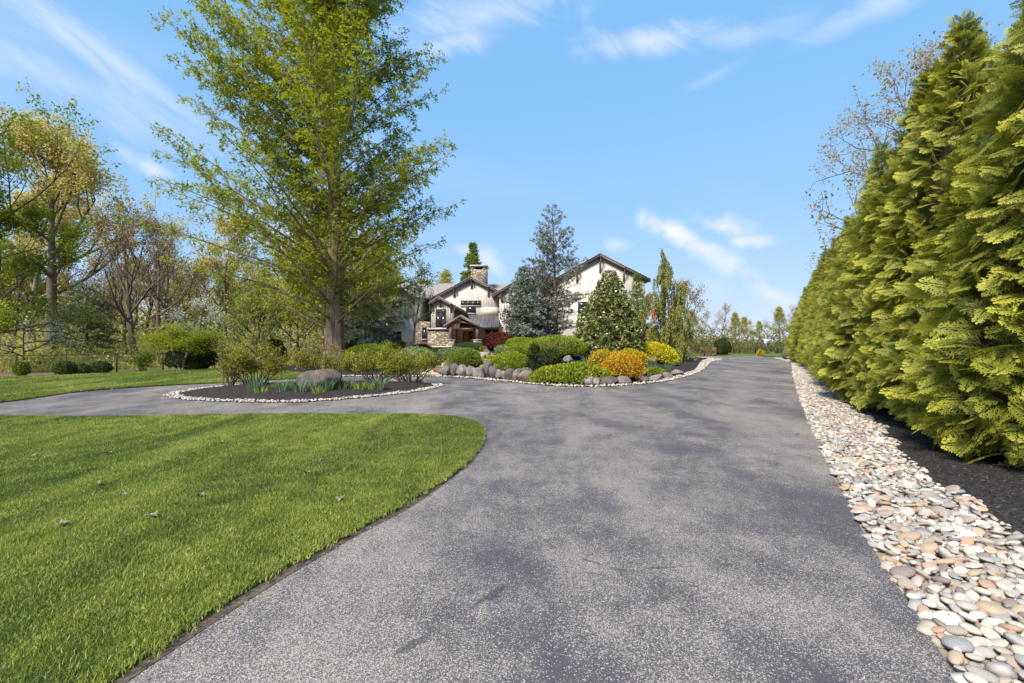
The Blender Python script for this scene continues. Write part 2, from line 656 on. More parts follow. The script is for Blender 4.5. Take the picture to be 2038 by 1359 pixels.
def boulder_mat(name, cols):
    def f(w):
        g = w.n('ShaderNodeTexCoord').outputs['Object']
        oi = w.n('ShaderNodeObjectInfo').outputs['Random']
        g2 = w.n('ShaderNodeVectorMath', {0: g, 1: w.vec(w.m('MULTIPLY', oi, 37.0), oi, 0.0)}, operation='ADD').outputs[0]
        n = w.noise(g2, 5.5, 8.0, 0.72, 0.6)
        n2 = w.noise(g2, 1.3, 3.0, 0.5)
        c = w.ramp(n, [(.25, cols[0]), (.5, cols[1]), (.62, cols[2]), (.78, cols[3])])
        c = w.mix(w.smooth(n2, .5, .7), c, w.mix(1.0, c, (1.15, 0.88, 0.72), 'MULTIPLY'))
        c = w.mix(w.m('MULTIPLY', oi, 0.35), c, (0.16, 0.14, 0.14))
        b = w.n('ShaderNodeBump', {'Strength': 0.8, 'Distance': 0.05, 'Height': n}).outputs[0]
        out(w, bsdf(w, c, 0.85, 0.2, b))
    return material(name, f)


boulder_mat('boulder', [(0.07, 0.06, 0.058), (0.20, 0.17, 0.155), (0.30, 0.26, 0.235), (0.46, 0.43, 0.40)])
boulder_mat('brown_boulder', [(0.035, 0.029, 0.024), (0.088, 0.076, 0.062), (0.13, 0.113, 0.095), (0.24, 0.215, 0.19)])


def plain(name, col, rough=0.6, spec=0.3, metal=0.0, var=0.12, scale=4.0):
    def f(w):
        n = w.noise(pos(w), scale, 4.0, 0.6)
        c = w.mix(n, tuple(x * (1 - var) for x in col), tuple(x * (1 + var) for x in col))
        out(w, bsdf(w, c, rough, spec, metal=metal))
    return material(name, f)


plain('siding', (0.56, 0.485, 0.415), 0.75, 0.2, var=0.05, scale=0.8)
plain('render', (0.54, 0.48, 0.415), 0.85, 0.2, var=0.04, scale=0.7)
plain('dark_trim', (0.15, 0.108, 0.098), 0.6, 0.3, var=0.15)
plain('shingle', (0.25, 0.225, 0.22), 0.9, 0.15, var=0.3, scale=5.0)
plain('metal_roof', (0.16, 0.165, 0.17), 0.4, 0.5, metal=0.6, var=0.08)
plain('warm_wood', (0.26, 0.115, 0.045), 0.55, 0.3, var=0.25, scale=7.0)
plain('window_frame', (0.06, 0.05, 0.048), 0.5, 0.3)
plain('light_frame', (0.42, 0.40, 0.38), 0.5, 0.3)
plain('black_metal', (0.018, 0.018, 0.02), 0.5, 0.4)
plain('white_board', (0.75, 0.76, 0.78), 0.5, 0.3)
plain('blue_mark', (0.05, 0.12, 0.42), 0.5, 0.3)
plain('rust', (0.30, 0.13, 0.06), 0.7, 0.3, var=0.3)
plain('red_wood', (0.20, 0.085, 0.055), 0.7, 0.2)
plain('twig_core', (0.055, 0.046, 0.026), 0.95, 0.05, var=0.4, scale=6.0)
plain('step_stone', (0.50, 0.40, 0.29), 0.85, 0.2, var=0.3, scale=3.0)
plain('sand', (0.27, 0.215, 0.16), 0.95, 0.1, var=0.4, scale=25)
plain('dry_leaf', (0.22, 0.185, 0.13), 0.8, 0.15, var=0.25, scale=30)


def mat_glass(w):
    n = w.noise(pos(w), 1.1, 4.0, 0.6)
    c = w.mix(w.smooth(n, .4, .6), (0.012, 0.014, 0.016), (0.05, 0.055, 0.058))
    out(w, bsdf(w, c, 0.16, 0.6))


material('glass', mat_glass)


def mat_lamp(w):
    out(w, w.n('ShaderNodeEmission', {0: (1.0, 0.72, 0.38), 1: 3.0}).outputs[0])


material('lamp_glow', mat_lamp)


def mat_masonry(w):
    g = w.n('ShaderNodeNewGeometry')
    p = g.outputs['Position']
    mp = w.n('ShaderNodeMapping', {0: p, 3: (1.0, 1.0, 2.3)}).outputs[0]
    v = w.n('ShaderNodeTexVoronoi', {'Vector': mp, 'Scale': 3.3, 'Randomness': 0.85})
    e = w.n('ShaderNodeTexVoronoi', {'Vector': mp, 'Scale': 3.3, 'Randomness': 0.85}, feature='DISTANCE_TO_EDGE').outputs[0]
    r = w.n('ShaderNodeSeparateColor', {0: v.outputs['Color']}).outputs[0]
    c = w.ramp(r, [(0, (0.30, 0.20, 0.13)), (.2, (0.42, 0.31, 0.21)), (.4, (0.24, 0.19, 0.15)), (.55, (0.50, 0.40, 0.30)), (.7, (0.36, 0.27, 0.21)), (.85, (0.56, 0.47, 0.38))], 'CONSTANT')
    n = w.noise(p, 14.0, 4.0)
    c = w.mix(n, w.mix(1.0, c, (.78, .78, .78), 'MULTIPLY'), w.mix(1.0, c, (1.15, 1.15, 1.15), 'MULTIPLY'))
    c = w.mix(w.m('LESS_THAN', e, 0.045), c, (0.20, 0.17, 0.14))
    b = w.n('ShaderNodeBump', {'Strength': 1.0, 'Distance': 0.08, 'Height': w.smooth(e, 0.0, 0.12)}).outputs[0]
    out(w, bsdf(w, c, 0.9, 0.15, b))


material('masonry', mat_masonry)

bark('redwood_bark', (0.13, 0.080, 0.055), (0.46, 0.32, 0.235), 7.0, 2.2, 1.0)
bark('grey_bark', (0.060, 0.043, 0.033), (0.20, 0.152, 0.115), 5.0, 3.0)
bark('brown_bark', (0.085, 0.055, 0.038), (0.23, 0.16, 0.115), 5.0, 4.0)
bark('pale_bark', (0.20, 0.17, 0.14), (0.40, 0.36, 0.31), 3.0, 4.0)

foliage('redwood_leaf', [(0.15, 0.165, 0.014), (0.245, 0.27, 0.02), (0.335, 0.36, 0.028), (0.34, 0.31, 0.045)], 0.5, clump=0.35)
foliage('arborvitae_leaf', [(0.08, 0.115, 0.02), (0.15, 0.18, 0.024), (0.235, 0.25, 0.03)], 0.36, clump=0.8, tipcol=(0.66, 0.58, 0.075), tip_pow=1.9)
foliage('lime_leaf', [(0.15, 0.195, 0.012), (0.25, 0.295, 0.016), (0.36, 0.39, 0.03)], 0.3, clump=2.2)
foliage('mid_green_leaf', [(0.095, 0.14, 0.015), (0.175, 0.225, 0.022), (0.26, 0.30, 0.04)], 0.3, clump=2.2)
foliage('sage_leaf', [(0.20, 0.25, 0.08), (0.31, 0.37, 0.15), (0.42, 0.47, 0.22)], 0.25, clump=2.2)
foliage('dark_green_leaf', [(0.018, 0.036, 0.010), (0.045, 0.075, 0.016), (0.085, 0.115, 0.024)], 0.2, clump=2.0)
foliage('yellow_leaf', [(0.34, 0.28, 0.008), (0.56, 0.48, 0.012), (0.66, 0.60, 0.03)], 0.25, clump=2.5)
foliage('orange_leaf', [(0.44, 0.20, 0.012), (0.58, 0.31, 0.014), (0.56, 0.40, 0.02)], 0.25, clump=2.0)
foliage('gold_leaf', [(0.40, 0.24, 0.014), (0.54, 0.38, 0.016), (0.44, 0.38, 0.03)], 0.25, clump=2.5)
foliage('red_leaf', [(0.15, 0.022, 0.016), (0.32, 0.05, 0.035), (0.42, 0.12, 0.07)], 0.25, clump=2.5)
foliage('plum_leaf', [(0.075, 0.020, 0.020), (0.15, 0.040, 0.038), (0.20, 0.075, 0.055)], 0.2, clump=2.5)
foliage('azalea_leaf', [(0.12, 0.12, 0.02), (0.22, 0.195, 0.03), (0.36, 0.30, 0.045), (0.46, 0.26, 0.06)], 0.3, clump=1.4)
foliage('bright_azalea_leaf', [(0.105, 0.125, 0.018), (0.22, 0.235, 0.025), (0.38, 0.36, 0.04), (0.45, 0.38, 0.06)], 0.3, clump=1.4)
foliage('blue_needle', [(0.145, 0.165, 0.125), (0.24, 0.265, 0.21), (0.36, 0.385, 0.33)], 0.12, clump=1.0)
foliage('grey_needle', [(0.13, 0.14, 0.095), (0.215, 0.225, 0.16), (0.32, 0.33, 0.25)], 0.12, clump=1.0)
foliage('cedar_needle', [(0.11, 0.092, 0.066), (0.175, 0.165, 0.12), (0.29, 0.29, 0.22)], 0.12, clump=0.6)
foliage('weeping_leaf', [(0.14, 0.155, 0.028), (0.22, 0.225, 0.046), (0.29, 0.26, 0.075)], 0.25, clump=0.9)
foliage('magnolia_leaf', [(0.05, 0.075, 0.014), (0.12, 0.145, 0.026), (0.25, 0.255, 0.08), (0.42, 0.38, 0.17)], 0.12, rough=0.3, clump=1.5, spec=0.5)
foliage('strap_leaf', [(0.08, 0.145, 0.075), (0.14, 0.225, 0.115), (0.22, 0.30, 0.16)], 0.25, clump=3.0)
foliage('iris_leaf', [(0.15, 0.20, 0.02), (0.25, 0.31, 0.03), (0.33, 0.38, 0.06)], 0.3, clump=3.0)
foliage('maple_leaf', [(0.135, 0.17, 0.014), (0.245, 0.28, 0.02), (0.36, 0.385, 0.03)], 0.48, clump=0.8)
foliage('spring_leaf', [(0.19, 0.22, 0.035), (0.32, 0.355, 0.065), (0.45, 0.47, 0.13)], 0.5, clump=0.5)
foliage('forsythia_leaf', [(0.25, 0.26, 0.012), (0.41, 0.40, 0.016), (0.54, 0.51, 0.03)], 0.4, clump=0.5)
foliage('bronze_leaf', [(0.40, 0.31, 0.11), (0.57, 0.45, 0.18), (0.64, 0.54, 0.24)], 0.52, clump=0.4)
foliage('russet_leaf', [(0.28, 0.18, 0.085), (0.42, 0.285, 0.14), (0.48, 0.36, 0.19)], 0.48, clump=0.4)
foliage('olive_leaf', [(0.27, 0.25, 0.06), (0.44, 0.405, 0.11), (0.55, 0.49, 0.21)], 0.52, clump=0.25)
foliage('brush_leaf', [(0.085, 0.09, 0.028), (0.165, 0.16, 0.048), (0.25, 0.22, 0.09)], 0.35, clump=0.35)
foliage('pine_needle', [(0.07, 0.105, 0.05), (0.13, 0.175, 0.08), (0.24, 0.22, 0.10)], 0.12, clump=0.8)
foliage('white_blossom', [(0.45, 0.46, 0.36), (0.68, 0.69, 0.62), (0.80, 0.80, 0.76)], 0.4, clump=1.0)
foliage('boxwood_leaf', [(0.030, 0.060, 0.016), (0.065, 0.105, 0.026), (0.11, 0.15, 0.04)], 0.2, clump=3.0)

# ------------------------------------------------------------------ ground plan
# right edge of the drive, from behind the camera to the crest
RIGHT = spline([(1.15, -4.0), (1.55, -1.0), (1.85, 1.2)] + [gp(*p) for p in ((1900, 1340), (1830, 1230), (1730, 1080), (1650, 930), (1612, 850), (1590, 790), (1578, 750), (1571, 722))] + [(25.6, 44.5)], 0.3)
# edge of the front lawn, round the turning loop, to the far lawn
LAWN_EDGE = spline([(-2.1, -4.0), (-2.2, -1.0), (-2.05, 1.2)] + [gp(*p) for p in ((225, 1359), (420, 1225), (560, 1140), (700, 1065), (800, 1010), (870, 965), (930, 918), (956, 878), (951, 852), (915, 836), (830, 829), (600, 829),
                                 (400, 832), (200, 835), (60, 833))] + [(-11.3, 9.55), (-12.4, 10.2), (-13.3, 11.4)] + [gp(*p) for p in ((60, 794), (150, 781), (248, 773), (350, 767), (449, 762), (540, 757), (620, 753))], 0.22)
LAWN_BACK = [gp(640, 748), gp(560, 741), gp(447, 736), gp(400, 738), gp(300, 742), gp(200, 746), gp(100, 750), gp(0, 753), (-30.0, 19.0), (-48.0, 15.0), (-48.0, -12.0), (-2.1, -12.0)]
LAWN = np.vstack([LAWN_EDGE, LAWN_BACK])
# turning island
ISLAND = spline([gp(*p) for p in ((337, 787), (352, 793), (400, 798), (500, 801), (600, 801), (700, 794), (800, 784), (855, 775), (878, 768), (850, 763), (780, 761), (640, 761), (500, 766), (420, 772), (362, 780))], 0.2, True)
# planted mound in front of the house
MOUND_FRONT = spline([gp(*p) for p in ((640, 751), (700, 750), (775, 751), (850, 750), (880, 751), (930, 753), (1000, 760), (1063, 766), (1161, 771), (1259, 767), (1332, 758), (1394, 739), (1414, 721))] + [(18.6, 40.5), (18.2, 43.0)], 0.3)
MOUND = np.vstack([MOUND_FRONT, [(17.5, 46.0), (19.0, 62.0), (-27.0, 62.0), (-24.0, 40.0), (-17.5, 28.5), (-12.5, 25.0)]])


def hgt(P):
    """height of the ground"""
    P = np.asarray(P, float).reshape(-1, 2)
    ins = inside(P, MOUND)
    z = np.zeros(len(P))
    if ins.any():
        d = polydist(P[ins], np.vstack([MOUND_FRONT, MOUND[-4:]]) if False else MOUND_FRONT)
        d2 = polydist(P[ins], np.array([(-24.0, 40.0), (-17.5, 28.5), (-12.5, 25.0), gp(640, 751)]))
        d3 = polydist(P[ins], np.array([(18.6, 40.5), (19.0, 62.0)]))
        d = np.minimum(np.minimum(d, d2 * 0.8), d3 * 1.1)
        t = np.clip(d / 9.0, 0, 1)
        z[ins] = 1.05 * (0.55 * t + 0.45 * t * t * (3 - 2 * t))
    return z


def hz(x, y):
    return float(hgt([(x, y)])[0])


def tp(px, py):
    """point of the ground seen at a picture position (walks the ray)"""
    dx, dz = (px - CX) / F, (CY - py) / F
    ys = np.arange(6.0, 60.0, 0.04)
    P = np.stack([dx * ys, ys], 1)
    under = (EYE + dz * ys) <= hgt(P)
    i = int(np.argmax(under)) if under.any() else len(ys) - 1
    return (float(P[i, 0]), float(P[i, 1]), float(hgt(P[i:i + 1])[0]))


wob = Wobble(np.random.default_rng(2), 1.2)

# the ground out to the horizon
m = MB()
gs = [-1500, -600, -250, -120, -60, -30, 0, 30, 60, 120, 250, 600, 1500]
gv = [(x, y, -0.06) for y in gs for x in gs]
k = len(gs)
m.add(gv, [(j * k + i, j * k + i + 1, (j + 1) * k + i + 1, (j + 1) * k + i) for j in range(k - 1) for i in range(k - 1)])
tag(m.build('ground', MAT['forest_floor']), kind='structure')

DRIVE = np.vstack([RIGHT, [(27.0, 50.0), (15.0, 50.0), (10.0, 32.0), (-6.0, 25.0), (-14.8, 21.0), (-14.8, 8.0), (-6.0, 6.0), (-6.0, -4.0)]])
sheet('driveway', DRIVE, lambda p: 0.0 * p[:, 0], MAT['asphalt'], 3.0, skirt=0.05)
sheet('lawn', LAWN, lambda p: 0.035 + 0.012 * np.sin(p[:, 0] * .7) * np.cos(p[:, 1] * .6), MAT['lawn_soil'], 1.2, skirt=0.05)
ID = lambda P: polydist(P, ISLAND, True) * inside(P, ISLAND)
sheet('island_mulch_bed', ISLAND, lambda p: 0.012 + 0.16 * np.clip(ID(p) / 1.4, 0, 1), MAT['mulch'], 0.35)
sheet('planted_mound', MOUND, lambda p: 0.014 + hgt(p) + 0.03 * wob(np.column_stack([p, p[:, 0] * 0])) * np.clip(polydist(p, MOUND, True), 0, 1), MAT['mulch'], 0.8)
# strip of river stones and the mulch bed under the hedge
OFF = nrm(np.column_stack([np.gradient(RIGHT[:, 1]), -np.gradient(RIGHT[:, 0])]))
STONE_OUT = RIGHT + OFF * (1.02 + 0.10 * np.sin(np.arange(len(RIGHT)) * .31) + 0.05 * np.sin(np.arange(len(RIGHT)) * 1.3))[:, None]
sheet('pebble_strip', np.vstack([RIGHT + OFF * 0.005, (STONE_OUT + OFF * .06)[::-1]]), lambda p: -0.015 + 0 * p[:, 0], MAT['sand'], 1.0)
BED = np.vstack([STONE_OUT - OFF * 0.03, (RIGHT + OFF * 5.2)[::-1]])
sheet('hedge_mulch_bed', BED, lambda p: 0.012 + 0.09 * np.clip(polydist(p, STONE_OUT), 0, 1), MAT['mulch'], 0.8)
# leaf litter bed before the wood
m_ = np.array(LAWN_BACK[1:10])
# bare soil along the cut edge of the lawn
tg = nrm(np.gradient(LAWN_EDGE, axis=0))
nl = np.column_stack([tg[:, 1], -tg[:, 0]])
wd = 0.045 + 0.04 * np.abs(np.sin(np.arange(len(nl)) * .37) * np.sin(np.arange(len(nl)) * .113 + 1))
a_, b_ = LAWN_EDGE - nl * .05, LAWN_EDGE + nl * wd[:, None]
m = MB()
i = np.arange(len(nl) - 1)
m.add(np.vstack([np.column_stack([a_, 0 * wd + .012]), np.column_stack([b_, 0 * wd + .004])]), np.stack([i, i + len(nl), i + len(nl) + 1, i + 1], 1))
tag(m.build('soil_edge', MAT['soil']), kind='structure')
# grass beyond the end of the drive
sheet('far_lawn', [(24.2, 50.2), (60.0, 52.0), (60.0, 62.0), (24.0, 62.0)], lambda p: -0.02 + 0 * p[:, 0], MAT['lawn_soil'], 6.0)
# ------------------------------------------------------------------ stones
import bmesh


def ico(sub):
    bm = bmesh.new()
    bmesh.ops.create_icosphere(bm, subdivisions=sub, radius=1.0)
    v = np.array([tuple(x.co) for x in bm.verts])
    f = np.array([[x.index for x in fc.verts] for fc in bm.faces])
    bm.free()
    return v, f


ICO1, ICO2, ICO3, ICO4 = ico(1), ico(2), ico(3), ico(4)


def pebble_shape(rng, base):
    v, f = base
    w1 = Wobble(rng, 1.6)
    v = v * (1 + 0.13 * w1(v)[:, None])
    v = np.sign(v) * np.abs(v) ** np.array([0.93, 0.93, 0.85])
    return v, f


def scatter_strip(rng, A, B, spacing, zmin=0.0):
    """dart throwing between two edge lines"""
    seg = np.linalg.norm(np.diff(A, axis=0), axis=1)
    wid = np.linalg.norm(B - A, axis=1)
    area = seg * (wid[:-1] + wid[1:]) / 2
    n = int(area.sum() / spacing ** 2 * 2.6)
    i = rng.choice(len(seg), n, p=area / area.sum())
    u, t = rng.random(n), rng.random(n)
    P = (A[i] * (1 - u)[:, None] + A[i + 1] * u[:, None]) * (1 - t)[:, None] + (B[i] * (1 - u)[:, None] + B[i + 1] * u[:, None]) * t[:, None]
    cell, out = {}, []
    for k, p in enumerate(P):
        c = (int(p[0] // spacing), int(p[1] // spacing))
        ok = True
        for dx in (-1, 0, 1):
            for dy in (-1, 0, 1):
                for q in cell.get((c[0] + dx, c[1] + dy), ()):
                    if (q[0] - p[0]) ** 2 + (q[1] - p[1]) ** 2 < spacing ** 2:
                        ok = False
        if ok:
            cell.setdefault(c, []).append(p)
            out.append(p)
    return np.array(out)


def euler_m(rx, ry, rz):
    cx, sx, cy, sy, cz, sz = np.cos(rx), np.sin(rx), np.cos(ry), np.sin(ry), np.cos(rz), np.sin(rz)
    return np.array([[cz * cy, cz * sy * sx - sz * cx, cz * sy * cx + sz * sx], [sz * cy, sz * sy * sx + cz * cx, sz * sy * cx - cz * sx], [-sy, cy * sx, cy * cx]])


def river_stones():
    rng = np.random.default_rng(11)
    strip = bpy.data.objects['pebble_strip']
    low = scatter_strip(rng, RIGHT + OFF * .02, STONE_OUT, 0.064)
    top = scatter_strip(rng, RIGHT + OFF * .03, STONE_OUT + OFF * (.05 + .05 * np.sin(np.arange(len(OFF)) * 2.1))[:, None], 0.060)
    items = []
    for P, z0 in ((low, -0.005), (top, 0.022)):
        for x, y in P:
            if y < 1.0:
                continue
            big = rng.random() < 0.08
            a = (rng.uniform(.062, .088) if big else rng.uniform(.030, .058)) * (1.28 if z0 < 0 else 1.06)
            items.append((x, y, z0 + rng.uniform(-.006, .012), a, a * rng.uniform(.50, .85), a * rng.uniform(.26, .40),
                          rng.normal(0, .27), rng.normal(0, .27), rng.normal(0.55, 0.75)))
    def score(it):
        x, y, z, a = it[:4]
        px = CX + F * x / y
        py = CY + F * (EYE - z) / y
        return (z > 0.012) * a / y if (-20 < px < 2058 and py < 1385) else 0
    items.sort(key=score, reverse=True)
    variants = []
    for k in range(10):
        v, f = pebble_shape(rng, ICO2)
        me = MB()
        me.add(v, f)
        o = me.build('stone', MAT['river_stone'], smooth=True)
        variants.append(o.data)
        bpy.data.objects.remove(o)
    for k, (x, y, z, a, b, c, rx, ry, rz) in enumerate(items[:300]):
        o = bpy.data.objects.new('stone', variants[k % 10])
        COL.objects.link(o)
        o.location, o.rotation_euler, o.scale = (x, y, z), (rx, ry, rz), (a, b, c)
        o.parent = strip
    m = MB()
    far = [pebble_shape(rng, ICO1) for _ in range(8)]
    near = [pebble_shape(rng, ICO1) for _ in range(8)]
    for k, (x, y, z, a, b, c, rx, ry, rz) in enumerate(items[300:]):
        v, f = (near if y < 12 else far)[k % 8]
        v = (v * (a, b, c)) @ euler_m(rx, ry, rz).T + (x, y, z)
        m.add(v, f)
    m.build('stones', MAT['river_stone'], strip, smooth=True, kind='stuff')


river_stones()


def border_stones(host, A, B, spacing, size, zf, seed):
    rng = np.random.default_rng(seed)
    P = scatter_strip(rng, A, B, spacing)
    Z = zf(P)
    m = MB()
    shp = [pebble_shape(rng, ICO1) for _ in range(8)]
    for k, (x, y) in enumerate(P):
        a = size * rng.uniform(.6, 1.25)
        v, f = shp[k % 8]
        v = (v * (a, a * rng.uniform(.6, .9), a * rng.uniform(.45, .7))) @ euler_m(rng.normal(0, .25), rng.normal(0, .25), rng.uniform(0, 6.28)).T + (x, y, Z[k] + a * .3)
        m.add(v, f)
    m.build('edging_stones', MAT['edge_stone'], bpy.data.objects[host], smooth=True, kind='stuff')


Ic = np.vstack([ISLAND, ISLAND[:1]])
tI = nrm(np.gradient(Ic, axis=0))
nI = np.column_stack([-tI[:, 1], tI[:, 0]])      # the outline runs anticlockwise: inward
border_stones('island_mulch_bed', Ic - nI * .09 * (1 + .5 * np.sin(np.arange(len(Ic)) * 1.7))[:, None], Ic + nI * (.24 + .07 * np.sin(np.arange(len(Ic)) * .9))[:, None], 0.058, 0.043, lambda P: 0.02 + 0 * P[:, 0], 21)
tM = nrm(np.gradient(MOUND_FRONT, axis=0))
nM = np.column_stack([-tM[:, 1], tM[:, 0]])
wM = np.interp(np.arange(len(nM)), [0, len(nM) * .55, len(nM) * .8, len(nM)], [.16, .3, .6, 1.3])
border_stones('planted_mound', MOUND_FRONT - nM * .06, MOUND_FRONT + nM * wM[:, None], 0.085, 0.058, lambda P: 0.02 + hgt(P), 22)


def mulch_chips():
    rng = np.random.default_rng(8)
    sel = (STONE_OUT[:, 1] > 1.5) & (STONE_OUT[:, 1] < 13)
    A, B = STONE_OUT[sel], (RIGHT + OFF * 2.6)[sel]
    n = 11000
    i = rng.integers(0, len(A) - 1, n)
    t = rng.random(n) ** 0.8
    u = rng.random(n)
    P = (A[i] * (1 - u)[:, None] + A[i + 1] * u[:, None]) * (1 - t)[:, None] + (B[i] * (1 - u)[:, None] + B[i + 1] * u[:, None]) * t[:, None]
    d = polydist(P, STONE_OUT)
    z = 0.016 + 0.09 * np.clip(d, 0, 1)
    a = np.column_stack([rng.normal(size=(n, 2)), rng.normal(0, .25, n)])
    nn = np.column_stack([rng.normal(0, .35, (n, 2)), np.ones(n)])
    m = MB()
    m.leaves(np.column_stack([P, z + .006]), a, nn, rng.uniform(.015, .05, n), rng.uniform(.006, .014, n), 0.05)
    m.build('mulch_chips', MAT['mulch_chip'], bpy.data.objects['hedge_mulch_bed'], kind='stuff')


mulch_chips()


# ------------------------------------------------------------------ grass
def grass():
    rng = np.random.default_rng(4)
    src = bpy.data.collections.new('grass_tufts')
    for k in range(5):
        m = MB()
        n = 58
        r = 0.075 * np.sqrt(rng.random(n))
        a = rng.uniform(0, 6.28, n)
        base = np.column_stack([r * np.cos(a), r * np.sin(a), 0 * r - .005])
        lean = np.column_stack([rng.normal(0, .36, (n, 2)), np.ones(n)])
        lean = nrm(lean)
        L = rng.uniform(.018, .044, n)
        w = rng.uniform(.0018, .0034, n)
        side = nrm(np.cross(lean, rng.normal(size=(n, 3))))
        bend = np.column_stack([rng.normal(0, .35, (n, 2)), -0.1 * np.ones(n)])
        p1 = base + lean * (L * .55)[:, None]
        p2 = p1 + nrm(lean + bend) * (L * .45)[:, None]
        v = np.stack([base - side * w[:, None], base + side * w[:, None], p1 + side * w[:, None] * .8, p1 - side * w[:, None] * .8, p2], 1).reshape(-1, 3)
        o = np.arange(n)[:, None] * 5
        m.add(v, o + np.array([[0, 1, 2, 3]]))
        m.F.append((o + np.array([[3, 2, 4]])))
        ob = m.build('grass_tuft', MAT['grass_blade'])
        COL.objects.unlink(ob)
        src.objects.link(ob)
    pts, scl = [], []
    for (y0, y1, x0, x1, dens, s0, s1) in ((1.6, 5.2, -7.5, 1.0, 560, .7, 1.25), (5.2, 8.0, -11.0, 1.5, 330, 1.0, 1.4), (8.0, 11.5, -15.5, 1.0, 220, 1.1, 1.6), (11.5, 17.5, -23.0, -8.0, 100, 1.5, 2.3), (17.5, 28.0, -33.0, -7.5, 50, 1.9, 3.0)):
        n = int((y1 - y0) * (x1 - x0) * dens)
        P = np.column_stack([rng.uniform(x0, x1, n), rng.uniform(y0, y1, n)])
        P = P[np.abs(P[:, 0] + 0.0) < P[:, 1] * 1.2 + 1.2]
        P = P[inside(P, LAWN)]
        pts.append(P)
        scl.append(rng.uniform(s0, s1, len(P)))
    # ragged fringe along the cut edge
    i = rng.integers(40, len(LAWN_EDGE) - 1, 5200)
    E = LAWN_EDGE[i] + (LAWN_EDGE[i + 1] - LAWN_EDGE[i]) * rng.random((len(i), 1)) - nl[i] * rng.uniform(-.012, .08, (len(i), 1))
    E = E[(E[:, 1] > 1.5)]
    pts.append(E)
    scl.append(rng.uniform(.6, 1.05, len(E)) * np.where(E[:, 1] > 8, 1.3, 1))
    P = np.vstack(pts)
    S = np.concatenate(scl)
    V = np.column_stack([P, 0.034 + 0.012 * np.sin(P[:, 0] * .7) * np.cos(P[:, 1] * .6)])
    me = bpy.data.meshes.new('grass')
    me.vertices.add(len(V))
    me.vertices.foreach_set('co', V.astype(np.float32).ravel())
    at = me.attributes.new('size', 'FLOAT', 'POINT')
    at.data.foreach_set('value', S.astype(np.float32))
    me.update()
    me.materials.append(MAT['grass_blade'])
    ob = bpy.data.objects.new('grass', me)
    COL.objects.link(ob)
    tag(ob, 'short mown green grass blades of the lawn', 'grass', kind='stuff')
    ng = bpy.data.node_groups.new('grass_scatter', 'GeometryNodeTree')
    ng.interface.new_socket('Geometry', in_out='INPUT', socket_type='NodeSocketGeometry')
    ng.interface.new_socket('Geometry', in_out='OUTPUT', socket_type='NodeSocketGeometry')
    N, Lk = ng.nodes, ng.links
    gi, go = N.new('NodeGroupInput'), N.new('NodeGroupOutput')
    ip = N.new('GeometryNodeInstanceOnPoints')
    ci = N.new('GeometryNodeCollectionInfo')
    ci.inputs['Collection'].default_value = src
    ci.inputs['Separate Children'].default_value = True
    ci.inputs['Reset Children'].default_value = True
    rv = N.new('FunctionNodeRandomValue')
    rv.data_type = 'FLOAT_VECTOR'
    rv.inputs[0].default_value = (-.12, -.12, 0)
    rv.inputs[1].default_value = (.12, .12, 6.283)
    na = N.new('GeometryNodeInputNamedAttribute')
    na.data_type = 'FLOAT'
    na.inputs['Name'].default_value = 'size'
    Lk.new(gi.outputs[0], ip.inputs['Points'])
    Lk.new(ci.outputs[0], ip.inputs['Instance'])
    ip.inputs['Pick Instance'].default_value = True
    Lk.new(rv.outputs[0], ip.inputs['Rotation'])
    Lk.new(na.outputs[0], ip.inputs['Scale'])
    Lk.new(ip.outputs[0], go.inputs[0])
    md = ob.modifiers.new('scatter', 'NODES')
    md.node_group = ng


grass()


